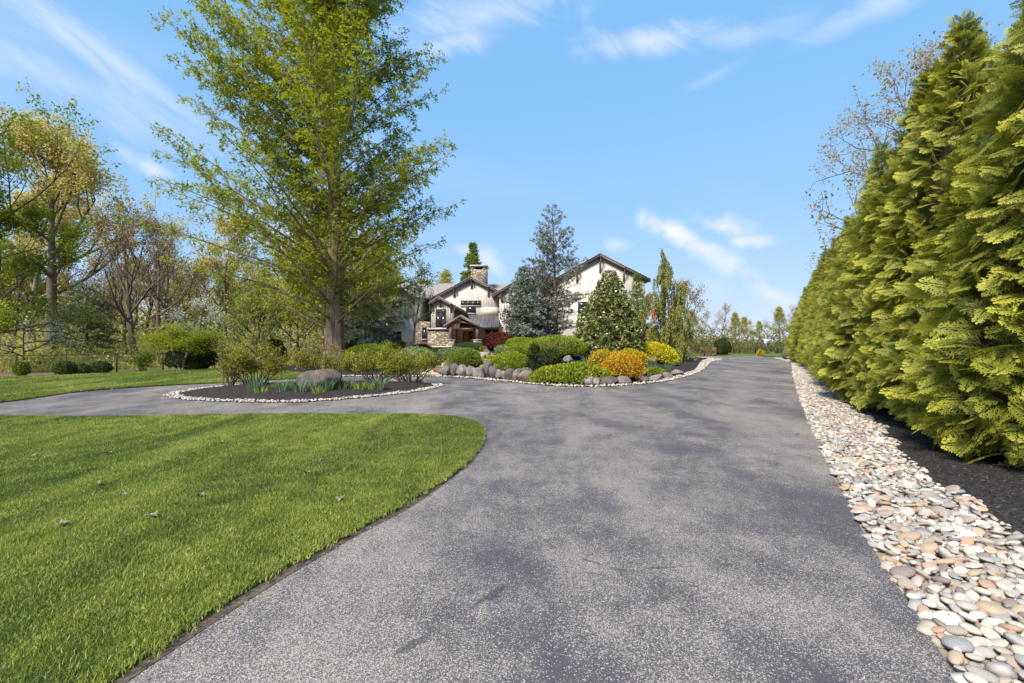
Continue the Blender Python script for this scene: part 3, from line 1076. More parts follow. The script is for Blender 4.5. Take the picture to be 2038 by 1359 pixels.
# ------------------------------------------------------------------ house
def build_house():
    base = (0.0, 50.0, 1.0)
    H = thing('house', 'cream board-and-batten house with brown-trimmed gables and tan stone entry', 'house', base)

    def P(pts, d):
        return [(HX(x, d), HZ(y, d)) for x, y in pts]

    def part(name, mat, pts, d, d2, parent=H, kind=None):
        return MB().prism(P(pts, d), d, d2).build(name, MAT[mat], parent, kind=kind)

    def gable(wall, roof, d, back, th=4.0, wall_mat='siding', over=0.38, name='roof'):
        """a wall polygon with its roof slabs and barge boards; roof = left eave, apex, right eave"""
        w = part('wall', wall_mat, wall, d, back)
        (lx, ly), (ax, ay), (rx, ry) = roof
        f = d - over
        Lp, Ap, Rp = P([(lx, ly)], f)[0], P([(ax, ay)], f)[0], P([(rx, ry)], f)[0]
        t = th * d / F
        m = MB()
        m.prism([Lp, Ap, (Ap[0], Ap[1] - t), (Lp[0], Lp[1] - t)], f + .06, back)
        m.prism([Ap, Rp, (Rp[0], Rp[1] - t), (Ap[0], Ap[1] - t)], f + .06, back)
        rf = m.build(name, MAT['shingle'], H)
        for a, b in ((Lp, Ap), (Ap, Rp)):
            MB().prism([(a[0], a[1] - .05), (b[0], b[1] - .05), (b[0], b[1] - t * 1.55), (a[0], a[1] - t * 1.55)], f, f + .09).build('barge_board', MAT['dark_trim'], rf)
            MB().prism([(a[0], a[1] + .03), (b[0], b[1] + .03), (b[0], b[1] - .07), (a[0], a[1] - .07)], f - .05, f + .05).build('drip_edge', MAT['shingle'], rf)
        return w, rf

    def battens(wall, x0, x1, yb, topf, d, n, skip=()):
        for i in range(n):
            x = x0 + (x1 - x0) * (i + .5) / n
            if any(a < x < b for a, b in skip):
                continue
            X = HX(x, d)
            MB().box(X - .022, X + .022, d - .009, d + .01, HZ(yb, d), HZ(topf(x), d)).build('batten', MAT['siding'], wall)

    def bracket(x, y0, y1, d, over=0.7):
        """timber knee brace under the barge board: wall post, strut and lookout beam"""
        X, z1, z0 = HX(x, d), HZ(y0, d), HZ(y1, d)
        m = MB()
        m.box(X - .09, X + .09, d - .10, d - .004, z0, z1)
        m.box(X - .08, X + .08, d - over, d - .004, z1 - .10, z1 + .08)
        m.tube([(X, d - .08, z0 + .12), (X, d - over * .55, (z0 + z1) / 2 + .15), (X, d - over + .1, z1)], .075, 4)
        m.build('bracket', MAT['dark_trim'], H)

    def window(x0, y0, x1, y1, d, cols=2, rows=1, transom=None, frame='window_frame', fw=.07):
        X0, X1, Z1, Z0 = HX(x0, d), HX(x1, d), HZ(y0, d), HZ(y1, d)
        m = MB()
        m.box(X0, X0 + fw, d - .07, d + .04, Z0, Z1)
        m.box(X1 - fw, X1, d - .07, d + .04, Z0, Z1)
        m.box(X0 + fw, X1 - fw, d - .068, d + .04, Z1 - fw, Z1)
        m.box(X0 + fw, X1 - fw, d - .068, d + .04, Z0, Z0 + fw)
        w = m.build('window', MAT[frame], H)
        xs = np.linspace(X0, X1, cols + 1)
        zs = [Z0] + ([HZ(transom, d)] if transom else list(np.linspace(Z0, Z1, rows + 1)[1:-1])) + [Z1]
        for a, b in zip(xs[:-1], xs[1:]):
            for c, e in zip(zs[:-1], zs[1:]):
                MB().box(a + .03, b - .03, d - .03, d - .012, c + .03, e - .03).build('pane', MAT['glass'], w)
        for a in xs[1:-1]:
            MB().box(a - .035, a + .035, d - .06, d + .03, Z0 + fw, Z1 - fw).build('mullion', MAT[frame], w)
        for c in zs[1:-1]:
            MB().box(X0 + fw, X1 - fw, d - .056, d + .03, c - .03, c + .03).build('muntin', MAT[frame], w)
        MB().box(X0 - .06, X1 + .06, d - .12, d + .02, Z0 - .09, Z0 - .003).build('sill', MAT['light_frame'], w)
        return w

    # long main roof behind the gables
    m = MB()
    x0, x1 = HX(742, 50), HX(1110, 50)
    ez, rz = HZ(590, 50.4), HZ(565, 57)
    for (ya, za), (yb, zb) in (((50.6, ez), (57.0, rz)), ((57.0, rz), (64.0, ez))):
        m.add([(x0, ya, za), (x1, ya, za), (x1, yb, zb), (x0, yb, zb), (x0, ya, za - .25), (x1, ya, za - .25), (x1, yb, zb - .25), (x0, yb, zb - .25)],
              [(0, 1, 2, 3), (7, 6, 5, 4), (0, 4, 5, 1), (1, 5, 6, 2), (2, 6, 7, 3), (3, 7, 4, 0)])
    mr = m.build('main_roof', MAT['shingle'], H)
    MB().box(x0 + .5, x1 - .5, 54.2, 63.0, 0.4, ez - .1).build('wall', MAT['render'], H)
    # shingle courses of the visible slope
    for k in range(14):
        t = k / 14
        y, z = 50.6 + 6.4 * t, ez + (rz - ez) * t
        MB().add([(x0, y, z + .004), (x1, y, z + .004), (x1, y + .5, z + .004 + .5 * (rz - ez) / 6.4 + .018), (x0, y + .5, z + .004 + .5 * (rz - ez) / 6.4 + .018),
                  (x0, y, z + .03), (x1, y, z + .03)], [(4, 5, 2, 3), (0, 1, 5, 4)]).build('shingle_course', MAT['shingle'], mr)

    # left wing
    w, _ = gable([(752, 705), (832, 705), (832, 588), (783, 569), (752, 583)], [(744, 590), (783, 566), (836, 594)], 49, 55, 3.6)
    battens(w, 753, 831, 632, lambda x: 569 + abs(x - 783) * .42, 49, 15, [(776, 803)])
    MB().prism(P([(753, 705), (831, 705), (831, 634), (753, 634)], 48.97), 48.93, 49.0).build('lower_wall', MAT['render'], H)
    part('stone_base', 'masonry', [(750, 705), (833, 705), (833, 681), (750, 681)], 48.8, 49.4)
    window(778, 599, 800, 613.5, 49, 2, 1)
    window(781, 660, 799, 678, 48.93, 2, 1)
    m = MB()
    zt, zb = HZ(630, 49), HZ(640, 47.9)
    m.add([(HX(768, 49), 48.93, zt), (HX(812, 49), 48.93, zt), (HX(812, 49), 47.9, zb), (HX(768, 49), 47.9, zb), (HX(768, 49), 48.93, zt - .12), (HX(812, 49), 48.93, zt - .12), (HX(812, 49), 47.9, zb - .12), (HX(768, 49), 47.9, zb - .12)],
          [(0, 3, 2, 1), (4, 5, 6, 7), (3, 7, 6, 2), (0, 4, 7, 3), (1, 2, 6, 5)])
    m.build('window_hood', MAT['metal_roof'], H)
    bracket(789, 578, 592, 49)
    bracket(762, 586, 600, 49)

    # central gable above the entrance
    w, _ = gable([(858, 655), (1000, 655), (1000, 583), (938, 554), (858, 595)], [(855, 594), (938, 550.5), (1000, 583)], 50, 57, 4.0)
    tops = lambda x: 556 + abs(x - 938) * (.5)
    battens(w, 899, 996, 611, tops, 50, 19, [(915.5, 960)])
    battens(w, 915.5, 960, 598, tops, 50, 9)
    MB().prism(P([(957, 628), (996, 628), (996, 611.5), (957, 611.5)], 49.97), 49.95, 50.0).build('smooth_panel', MAT['render'], w)
    window(917, 598.5, 957.5, 608.5, 50, 4, 1)
    window(927.5, 609.2, 947, 623.5, 50, 1, 1)
    bracket(938.5, 557, 575, 50)
    bracket(904, 573, 592, 50)
    bracket(972, 572, 591, 50)
    # entrance recess
    part('entry_wall', 'render', [(880, 705), (1010, 705), (1010, 628), (880, 628)], 51.8, 54.0)
    dr = part('door', 'warm_wood', [(921, 690), (932, 690), (932, 659), (921, 659)], 51.72, 51.8)
    for k in range(4):
        x0_, x1_ = HX(922, 51.7), HX(931, 51.7)
        za, zb_ = HZ(688 - k * 7, 51.7), HZ(683 - k * 7, 51.7)
        MB().box(x0_, x1_, 51.69, 51.73, za, zb_).build('door_panel', MAT['warm_wood'], dr)
    MB().box(HX(930.6, 51.7), HX(931.2, 51.7), 51.62, 51.70, HZ(676, 51.7), HZ(671, 51.7)).build('handle', MAT['black_metal'], dr)
    window(932.5, 658.5, 943.5, 690, 51.76, 1, 2, frame='warm_wood')
    window(965.5, 654, 991, 683, 51.76, 2, 1)
    MB().box(HX(884, 53.5), HX(1002, 53.5), 45.4, 53.5, .6, 1.12).build('porch_floor', MAT['step_stone'], H)

    # stone bay with the tall window
    sb = part('stone_wall', 'masonry', [(851, 712), (899, 712), (899, 655), (851, 655)], 47.3, 54.0)
    part('stone_wall', 'masonry', [(826, 712), (853, 712), (853, 640), (826, 640)], 48.3, 54.0)
    MB().prism(P([(850, 656.2), (900, 656.2), (900, 653.4), (850, 653.4)], 47.2), 47.12, 47.6).build('sill_course', MAT['light_frame'], H)
    window(840, 652, 850.3, 675, 48.28, 1, 1)
    w, _ = gable([(858, 653.5), (902, 653.5), (902, 606), (874, 593), (858, 601)], [(854, 602.5), (873.7, 590.5), (924, 618)], 47.5, 51.5, 3.6)
    battens(w, 858.5, 901.5, 653, lambda x: 594.5 + abs(x - 874) * .53, 47.5, 9, [(866.5, 889)])
    battens(w, 866.5, 889, 614.5, lambda x: 594.5 + abs(x - 874) * .53, 47.5, 5)
    window(867.5, 615.5, 888, 652.6, 47.5, 2, 1, transom=625)
    bracket(876, 597, 611, 47.5)
    bracket(898, 606, 622, 47.5)
    bracket(856.5, 605, 621, 47.5)

    # timber porch
    d = 45.6
    Lp, Ap, Rp = P([(882.5, 647)], d)[0], P([(917, 626)], d)[0], P([(957, 650)], d)[0]
    t = .2
    m = MB()
    m.prism([Lp, Ap, (Ap[0], Ap[1] - t * .6), (Lp[0], Lp[1] - t * .6)], d + .07, 50.0)
    m.prism([Ap, Rp, (Rp[0], Rp[1] - t * .6), (Ap[0], Ap[1] - t * .6)], d + .07, 50.0)
    pr = m.build('porch_roof', MAT['shingle'], H)
    m = MB()
    o1 = t * .6 + .004
    m.prism([(Lp[0] + .1, Lp[1] - o1), (Ap[0], Ap[1] - o1), (Ap[0], Ap[1] - o1 - .07), (Lp[0] + .1, Lp[1] - o1 - .07)], d + .12, 49.9)
    m.prism([(Ap[0], Ap[1] - o1), (Rp[0] - .1, Rp[1] - o1), (Rp[0] - .1, Rp[1] - o1 - .07), (Ap[0], Ap[1] - o1 - .07)], d + .12, 49.9)
    m.build('soffit', MAT['warm_wood'], pr)
    for a, b in ((Lp, Ap), (Ap, Rp)):
        MB().prism([a, b, (b[0], b[1] - t * 1.6), (a[0], a[1] - t * 1.6)], d, d + .1).build('barge_board', MAT['dark_trim'], pr)
    tb = HZ(646, d)
    MB().tube([(Lp[0] + .5, d + .35, tb), (Ap[0], d + .35, tb + .28), (Rp[0] - .5, d + .35, tb)], .12, 4).build('tie_beam', MAT['dark_trim'], pr)
    MB().box(Ap[0] - .09, Ap[0] + .09, d + .27, d + .43, tb + .2, Ap[1] - .2).build('king_post', MAT['warm_wood'], pr)
    for s in (-1, 1):
        MB().tube([(Ap[0], d + .35, tb + .35), (Ap[0] + s * .95, d + .35, Ap[1] - .85)], .07, 4).build('strut', MAT['warm_wood'], pr)
    for px, dd in ((897, 45.95), (943.5, 49.0), (950.3, 45.95)):
        X = HX(px, dd)
        MB().box(X - .13, X + .13, dd - .13, dd + .13, HZ(676, dd), HZ(645, dd) + (.0 if dd > 48 else .05)).build('post', MAT['dark_trim'], H)
        b = MB().box(X - .38, X + .38, dd - .38, dd + .38, .5, HZ(676, dd) - .08).build('pier', MAT['masonry'], H)
        MB().box(X - .43, X + .43, dd - .43, dd + .43, HZ(676, dd) - .078, HZ(676, dd)).build('pier_cap', MAT['light_frame'], b)
    X, Y, Z = HX(926.5, 49.5), 49.5, HZ(650.5, 49.5)
    lp = MB().box(X - .10, X + .10, Y - .10, Y + .10, Z - .16, Z + .10).build('porch_lamp', MAT['lamp_glow'], H)
    pl = bpy.data.lights.new('porch_light', 'POINT')
    pl.energy, pl.color, pl.shadow_soft_size = 9.0, (1.0, .72, .42), .15
    plo = bpy.data.objects.new('porch_light', pl)
    COL.objects.link(plo)
    plo.location = (X, Y - .02, Z - .36)
    MB().box(X - .13, X + .13, Y - .13, Y + .13, Z + .103, Z + .15).tube([(X, Y, Z + .15), (X, Y, Z + .75)], .015, 5).build('lamp_hanger', MAT['black_metal'], lp)

    # standing-seam roof over the entry
    xa, xb = HX(922, 50), HX(994, 50)
    zt, ze = HZ(627, 50), HZ(650, 46.6)
    m = MB()
    m.add([(xa, 49.95, zt), (xb, 49.95, zt), (xb, 46.6, ze), (xa, 46.6, ze), (xa, 49.95, zt - .14), (xb, 49.95, zt - .14), (xb, 46.6, ze - .14), (xa, 46.6, ze - .14)],
          [(0, 3, 2, 1), (4, 5, 6, 7), (3, 7, 6, 2), (0, 4, 7, 3), (1, 2, 6, 5)])
    sr = m.build('metal_roof', MAT['metal_roof'], H)
    n = 10
    for k in range(n + 1):
        x = xa + (xb - xa) * k / n
        MB().add([(x - .022, 49.95, zt + .002), (x + .022, 49.95, zt + .002), (x + .022, 46.58, ze + .002), (x - .022, 46.58, ze + .002), (x - .022, 49.95, zt + .07), (x + .022, 49.95, zt + .07), (x + .022, 46.58, ze + .07), (x - .022, 46.58, ze + .07)],
                 [(4, 7, 6, 5), (0, 3, 7, 4), (1, 5, 6, 2), (3, 2, 6, 7)]).build('seam', MAT['dark_trim'], sr)
    MB().box(xa, xb, 46.46, 46.6, ze - .2, ze + .01).build('gutter', MAT['dark_trim'], sr)
    MB().box(HX(979, 46.8) - .06, HX(979, 46.8) + .06, 46.8, 46.92, .9, ze - .1).build('post', MAT['dark_trim'], H)

    # middle gable, half hidden behind the spruce
    w, _ = gable([(994, 705), (1088, 705), (1088, 583), (1036, 556), (994, 578)], [(979, 586.5), (1036, 553), (1098, 588)], 48.5, 56, 4.2)
    battens(w, 995, 1087, 621, lambda x: 558 + abs(x - 1036) * .53, 48.5, 17)
    MB().prism(P([(993, 705), (1088, 705), (1088, 622), (993, 622)], 48.47), 48.42, 48.5).build('lower_wall', MAT['render'], H)
    bracket(998, 581, 601, 48.5)
    bracket(1036, 560, 582, 48.5)

    # right wing
    w, _ = gable([(1096, 705), (1284, 705), (1284, 553), (1195, 507), (1096, 560)], [(1080, 567), (1195, 504), (1295, 555.5)], 47, 58, 4.6)
    top = lambda x: 510 + abs(x - 1195) * .53
    battens(w, 1098, 1283, 593.5, top, 47, 34)
    MB().prism(P([(1095, 705), (1285, 705), (1285, 594), (1095, 594)], 46.97), 46.92, 47.0).build('lower_wall', MAT['render'], H)
    part('stone_base', 'masonry', [(1094, 705), (1286, 705), (1286, 668), (1094, 668)], 46.75, 47.2)
    window(1150, 601, 1170, 625, 46.92, 1, 1, transom=613)
    window(1225, 601, 1247, 625, 46.92, 1, 1, transom=613)
    bracket(1194, 512, 543, 47, .75)
    bracket(1241, 534, 563, 47, .75)
    bracket(1148, 534, 563, 47, .75)
    # chimney
    d = 53.0
    m = MB()
    X0, X1 = HX(937, d), HX(969, d)
    ch = MB().box(X0, X1, d, d + 1.9, HZ(575, d), HZ(536.5, d)).build('chimney', MAT['masonry'], H)
    xa, xb = HX(946, d), HX(960, d)
    zt, z1 = HZ(530.5, d), HZ(536.5, d)
    for a, b in ((X0, xa), (xb, X1)):
        MB().box(a + .01, b - .01, d + .02, d + 1.88, z1 + .002, zt).build('flue_pier', MAT['masonry'], ch)
    MB().box(X0 - .12, X1 + .12, d - .12, d + 2.02, zt + .002, zt + .16).build('chimney_cap', MAT['light_frame'], ch)
    MB().box(xa, xb, d + .8, d + 1.8, z1 + .002, zt - .01).build('flue', MAT['black_metal'], ch)


build_house()


# ------------------------------------------------------------------ steps
def steps():
    x, y = HX(868, 21.6), 21.7
    T = thing('stone_steps', 'tan stone steps climbing between clipped shrubs towards the porch', 'steps', (x, y, 0))
    rng = np.random.default_rng(6)
    for k in range(8):
        cx, cy = x + .22 * k + rng.uniform(-.05, .05), y + .62 * k
        z = max(hz(cx, cy) + .05, .12 + .125 * k)
        w = 1.5 + rng.uniform(-.15, .15)
        m = MB()
        n = 14
        a = np.linspace(0, 2 * np.pi, n, endpoint=False)
        sx = np.sign(np.cos(a)) * np.abs(np.cos(a)) ** .45 * w / 2 * (1 + .04 * rng.normal(size=n))
        sy = np.sign(np.sin(a)) * np.abs(np.sin(a)) ** .45 * .42 * (1 + .05 * rng.normal(size=n))
        top = np.column_stack([cx + sx, cy + sy, 0 * a + z])
        mid = np.column_stack([cx + sx * 1.01, cy + sy * 1.03, 0 * a + z - .03])
        bot = np.column_stack([cx + sx, cy + sy, 0 * a + z - .26])
        i = np.arange(n)
        j = (i + 1) % n
        m.add(np.vstack([top, mid, bot]), np.vstack([np.stack([i + n, j + n, j, i], 1), np.stack([i + 2 * n, j + 2 * n, j + n, i + n], 1)]))
        m.F.append([list(range(n))])
        m.build('step', MAT['step_stone'], T)


steps()


# ------------------------------------------------------------------ fences and small things
def fence(label, pts, hgt_, rails, r=.03):
    P = np.array(pts, float)
    F_ = thing('wire_fence', label, 'fence', (P[0, 0], P[0, 1], 0))
    for x, y in P:
        MB().box(x - r, x + r, y - r, y + r, -.05, hgt_ + .04).build('post', MAT['black_metal'], F_)
    for z in rails:
        MB().tube(np.column_stack([P, 0 * P[:, 0] + z]), 0.005 if z < hgt_ - .05 else .013, 4).build('rail', MAT['black_metal'], F_)
    return F_


lf = [gp(0, 751), gp(108, 746.5), gp(215, 741.5), gp(312, 738), gp(420, 734)]
lf = [(-31.0, 20.2), (-27.5, 20.5)] + [(x - .5, y + 1.1) for x, y in lf]
fence('low black wire fence at the foot of the wood beyond the lawn', lf, 0.95, [.15, .35, .55, .75, .93], .024)
fence('tall dark wire fence at the far end of the driveway', [(x, 60.0 + (x - 20) * .06) for x in np.arange(20.5, 48, 3.0)], 1.35, [.3, .65, 1.0, 1.33], .04)


def chair(x, y, rz, label):
    T = thing('garden_chair', label, 'chair', (x, y, -.06), 'garden chairs past the drive', rz)
    def b(name, *a):
        o = MB().box(*a).build(name, MAT['red_wood'])
        o.parent = T
        return o
    for sx in (-.26, .26):
        b('leg', sx - .03, sx + .03, -.28, -.22, 0, .6)
        b('leg', sx - .03, sx + .03, .22, .28, 0, .38)
        b('armrest', sx - .05, sx + .05, -.30, .30, .602, .63)
    for k in range(5):
        b('seat_slat', -.22, .22, -.25 + k * .1, -.17 + k * .1, .38, .40)
    for k in range(5):
        xx = -.22 + k * .096
        o = MB().add([(xx, .24, .36), (xx + .07, .24, .36), (xx + .07, .46, 1.0), (xx, .46, 1.0), (xx, .27, .36), (xx + .07, .27, .36), (xx + .07, .49, 1.0), (xx, .49, 1.0)],
                     [(0, 1, 2, 3), (7, 6, 5, 4), (0, 4, 5, 1), (3, 2, 6, 7), (0, 3, 7, 4), (1, 5, 6, 2)]).build('back_slat', MAT['red_wood'])
        o.parent = T


chair(HX(1402, 52), 52, .3, 'reddish wooden garden chair past the drive, farther from the hedge')
chair(HX(1420, 52), 52, -.5, 'reddish wooden garden chair past the drive, nearer the hedge')


def hoop():
    y = 66.0
    x = HX(1529, y)
    T = thing('basketball_hoop', 'white square basketball backboard with blue square on a dark curved pole', 'hoop', (x, y, -.06))
    z = HZ(686, y) + .2
    MB().tube([(x + 1.9, y + .6, -.1), (x + 1.85, y + .6, .55), (x + 1.3, y + .5, z - .75), (x + .2, y + .15, z - .25)], .14, 8).build('pole', MAT['black_metal'], T, smooth=True)
    b = MB().box(x - .62, x + .62, y - .03, y + .03, z - .5, z + .55).build('backboard', MAT['white_board'], T)
    m = MB()
    for a in ((x - .26, x + .26, z + .28, z + .34), (x - .26, x + .26, z - .26, z - .20), (x - .26, x - .20, z - .20, z + .28), (x + .20, x + .26, z - .20, z + .28)):
        m.box(a[0], a[1], y - .036, y - .031, a[2], a[3])
    m.box(x - .19, x + .19, y - .036, y - .031, z - .19, z + .27)
    m.build('target_mark', MAT['blue_mark'], b)
    a = np.linspace(0, 2 * np.pi, 17)
    MB().tube(np.column_stack([x + .23 * np.cos(a), y - .3 + .23 * np.sin(a), 0 * a + z - .33]), .012, 5).build('rim', MAT['rust'], T)


hoop()


def feeder():
    y = 34.0
    x, z0 = HX(978.5, y), hz(HX(978.5, y), y)
    T = thing('hanging_lantern', 'small orange lantern hanging from a slim dark pole near the red shrub', 'lantern', (x, y, z0))
    MB().tube([(x, y, z0 - .1), (x, y, z0 + 1.7), (x - .02, y, z0 + 1.85)], .018, 5).build('pole', MAT['black_metal'], T)
    zc = HZ(671, y)
    a = np.array([0, .08, .16, .19, .13, 0.02])
    MB().tube([(x, y - .03, zc - .22 + .09 * i) for i in range(6)], a + .005, 8).build('shade', MAT['rust'], T, smooth=True)


feeder()


def fallen_leaves():
    spots = [(125, 1060, 'lawn edge side, largest and darkest'), (218, 912, ''), (400, 1002, ''), (303, 1043, ''), (245, 1001, ''), (197, 977, ''), (440, 890, ''), (675, 1008, ''), (640, 928, ''), (612, 953, ''), (70, 918, '')]
    lab = ['dark curled dry leaf on the lawn, closest to the lower corner', 'small pale dry leaf high on the lawn towards the loop drive', 'big pale curled dry leaf in the middle of the front lawn',
           'broad tan dry leaf just below the big pale one', 'thin folded dry leaf above the tan one on the lawn', 'flat brown dry leaf in the light streak of the lawn', 'tiny pale dry leaf near the far edge of the front lawn',
           'single pale dry leaf closest to the drive bend', 'upper of two dry leaves on the bright patch of lawn', 'lower of two dry leaves on the bright patch of lawn', 'small dry leaf farthest towards the lawn side border']
    rng = np.random.default_rng(9)
    for (px, py, _), L in zip(spots, lab):
        x, y = gp(px, py)
        s = rng.uniform(.022, .038)
        n = 15
        a = np.linspace(0, 2 * np.pi, n, endpoint=False)
        r = s * (1 + .32 * np.cos(5 * a) + .1 * rng.normal(size=n))
        z = .085 + .012 * np.cos(2 * a + rng.uniform(0, 6)) + .006 * rng.normal(size=n)
        ring = np.column_stack([x + r * np.cos(a), y + r * np.sin(a), z])
        c = np.array([[x, y, .085]])
        m = MB()
        i = np.arange(n)
        m.add(np.vstack([ring, c]), np.stack([i, (i + 1) % n, 0 * i + n], 1))
        m.tube([(x, y, .086), (x + s, y - s, .10), (x + 1.7 * s, y - 1.2 * s, .095)], .003, 4)
        tag(m.build('fallen_leaf', MAT['dry_leaf'], loc=(x, y, .04)), L, 'leaf', 'dry leaves lying on the front lawn')


fallen_leaves()


def litter():
    # crumbs of dead leaf and grit blown against the edges of the drive
    rng = np.random.default_rng(19)
    P = []
    for line, nn_, sgn, n in ((LAWN_EDGE, nl, 1, 1500), (RIGHT, -OFF, 1, 700)):
        i = rng.integers(0, len(line) - 1, n)
        q = line[i] + (line[i + 1] - line[i]) * rng.random((n, 1)) + nn_[i] * sgn * (np.abs(rng.normal(0, .13, (n, 1))) + .01)
        P.append(q[(q[:, 1] > 1.5) & (q[:, 1] < 16)])
    P.append(np.column_stack([rng.uniform(-2, 5, 45), rng.uniform(2.2, 14, 45)]))
    P = np.vstack(P)
    P = P[~inside(P, LAWN)]
    P = P[P[:, 0] < np.interp(P[:, 1], RIGHT[:, 1], RIGHT[:, 0])]
    n = len(P)
    L = rng.uniform(.008, .026, n)
    m = MB()
    m.leaves(np.column_stack([P, 0 * P[:, 0] + .007]), np.column_stack([rng.normal(size=(n, 2)), rng.normal(0, .12, n)]), np.column_stack([rng.normal(0, .3, (n, 2)), np.ones(n)]), L, L * .5, .08)
    tag(m.build('leaf_litter', MAT['sand']), 'tan crumbs of leaf litter along the drive edges', 'litter', kind='stuff')


litter()
# ------------------------------------------------------------------ plants
def frame_of(d):
    d = nrm(d)
    ref = np.array([0, 0, 1.0]) if abs(d[2]) < .95 else np.array([1.0, 0, 0])
    s = nrm(np.cross(d, ref))
    return d, s, np.cross(s, d)


def limb(rng, p, d, L, n=6, wander=.12, up=0.0, droop=0.0):
    """a wandering polyline"""
    p, d = np.array(p, float), nrm(np.array(d, float))
    pts = [p]
    for k in range(n):
        t = (k + 1) / n
        d = nrm(d + rng.normal(0, wander, 3) + np.array([0, 0, up * (1 - t * .5) - droop * t]))
        p = p + d * L / n
        pts.append(p)
    return np.array(pts)


def along(pts, t):
    f = np.clip(t, 0, .9999) * (len(pts) - 1)
    i = int(f)
    return pts[i] + (pts[i + 1] - pts[i]) * (f - i), nrm(pts[i + 1] - pts[i])


def place(proto_fn):
    pass


def dome_points(rng, n, under=-.35):
    d = rots(rng, int(n * 2.2) + 10)
    d = d[d[:, 2] > under][:n]
    return d


MG = 'clipped mounds in front of the house'


def clipped_shrub(name, label, cat, px, py, w, h, leaf, n=None, depth=1.0, ll=.085, lw=.05, lump=.10, up=.45, group=None, seed=0, base=None, flat=False, loose=0.0, slope=0.0, freq=2.6):
    """dense mounded shrub: px,py = foot, w,h in picture units"""
    x, y, z = base if base else tp(px, py)
    s = y / F
    if group == MG:
        w, h = w * 1.22, h * 1.06
    rx, hh = w * s / 2, h * s
    ry = rx * depth
    rng = np.random.default_rng(seed + int(px * 7 + py))
    T = thing(name, label, cat, (x, y, z - .04), group)
    if n is None:
        area = 2 * math.pi * rx * max(hh, ry) * .75 + math.pi * rx * ry * .5
        n = int(area / (ll * lw * .5) * 1.9)
        n = min(max(n, 900), 11000)
    wb = Wobble(rng, freq / max(min(rx, 1.2), .5), 7)
    wb2 = Wobble(rng, freq * 2.7 / max(min(rx, 1.2), .5), 7)
    d = dome_points(rng, n, -.45 if not flat else -.1)
    k = 1 + lump * wb(d * [rx, ry, hh] * 1.3) + lump * .6 * wb2(d * [rx, ry, hh] * 1.3)
    ctr = .42 * hh if not flat else .1 * hh
    shrink = 1 - rng.random(len(d)) ** 2.2 * .16
    kk = (k * shrink)[:, None]
    P = d * [rx, ry, hh - ctr] * kk + [0, 0, ctr]
    P[:, 2] += slope * P[:, 0]
    P[:, 2] = np.maximum(P[:, 2], .02)
    on = nrm(d / [rx, ry, hh])
    ax = nrm(on * .55 + [0, 0, up] + rng.normal(0, .42, P.shape))
    L = ll * rng.uniform(.6, 1.35, len(d))
    if loose:
        sel = rng.random(len(d)) < .12
        P[sel] += on[sel] * (rng.random((sel.sum(), 1)) * loose)
        ax[sel] = nrm(on[sel] + [0, 0, .5] + rng.normal(0, .3, (sel.sum(), 3)))
    m = MB()
    m.leaves(P, ax, on + rng.normal(0, .5, P.shape), L, lw * rng.uniform(.7, 1.2, len(d)), .05)
    o = m.build('foliage', MAT[leaf])
    o.parent = T
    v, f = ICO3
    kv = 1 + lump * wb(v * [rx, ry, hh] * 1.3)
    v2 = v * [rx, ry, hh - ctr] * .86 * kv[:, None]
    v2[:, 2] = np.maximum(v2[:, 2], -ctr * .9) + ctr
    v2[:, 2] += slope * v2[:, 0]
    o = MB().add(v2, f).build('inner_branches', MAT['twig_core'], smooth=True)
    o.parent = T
    return T


def open_shrub(label, px, py, w, h, leaf, seed, group, depth=.8, nl=5200, bare=.38, cat='shrub', name='azalea_shrub', ll=.062, base=None):
    """leggy shrub: visible stems below, leafy clusters above"""
    x, y, z = base if base else tp(px, py)
    if base is None and inside([(x, y)], ISLAND)[0]:
        z = .14
    s = y / F
    rx, hh = w * s / 2, h * s
    ry = rx * depth
    rng = np.random.default_rng(seed)
    T = thing(name, label, cat, (x, y, z - .03), group)
    st = MB()
    tips = []
    for k in range(int(15 + rx * 8)):
        a = rng.uniform(0, 6.28)
        r0 = rng.random() * .35
        p = np.array([rx * r0 * math.cos(a), ry * r0 * math.sin(a), 0])
        rr = rng.uniform(.35, 1.0)
        tgt = np.array([rx * rr * math.cos(a), ry * rr * math.sin(a), hh * rng.uniform(.55, .95) * (1 - .35 * rr ** 2)])
        mid = (p + tgt) / 2 + rng.normal(0, .06, 3)
        mid[2] *= .85
        pts = np.array([p, (p + mid) / 2 + rng.normal(0, .03, 3), mid, (mid + tgt) / 2 + rng.normal(0, .05, 3), tgt])
        st.tube(pts, np.linspace(.022, .006, 5), 5)
        for _ in range(7):
            q, dd = along(pts, rng.uniform(.45, 1))
            b = limb(rng, q, dd + rng.normal(0, .6, 3) + [0, 0, .25], rng.uniform(.15, .42), 3, .2)
            st.tube(b, np.linspace(.007, .003, 4), 3)
            tips += [b[1], b[2], b[3]]
    o = st.build('stems', MAT['brown_bark'])
    o.parent = T
    tips = np.array(tips)
    i = rng.integers(0, len(tips), nl)
    P = tips[i] + rng.normal(0, .075, (nl, 3))
    keep = P[:, 2] > hh * bare * rng.uniform(.4, 1.1, nl)
    P = P[keep]
    n = len(P)
    on = nrm(P / [rx, ry, hh] + [0, 0, .2])
    m = MB()
    m.leaves(P, nrm(on * .4 + [0, 0, .25] + rng.normal(0, .6, (n, 3))), rng.normal(0, .5, (n, 3)) + [0, 0, 1], ll * rng.uniform(.6, 1.35, n), ll * .48 * rng.uniform(.7, 1.2, n), .08)
    o = m.build('foliage', MAT[leaf])
    o.parent = T
    return T


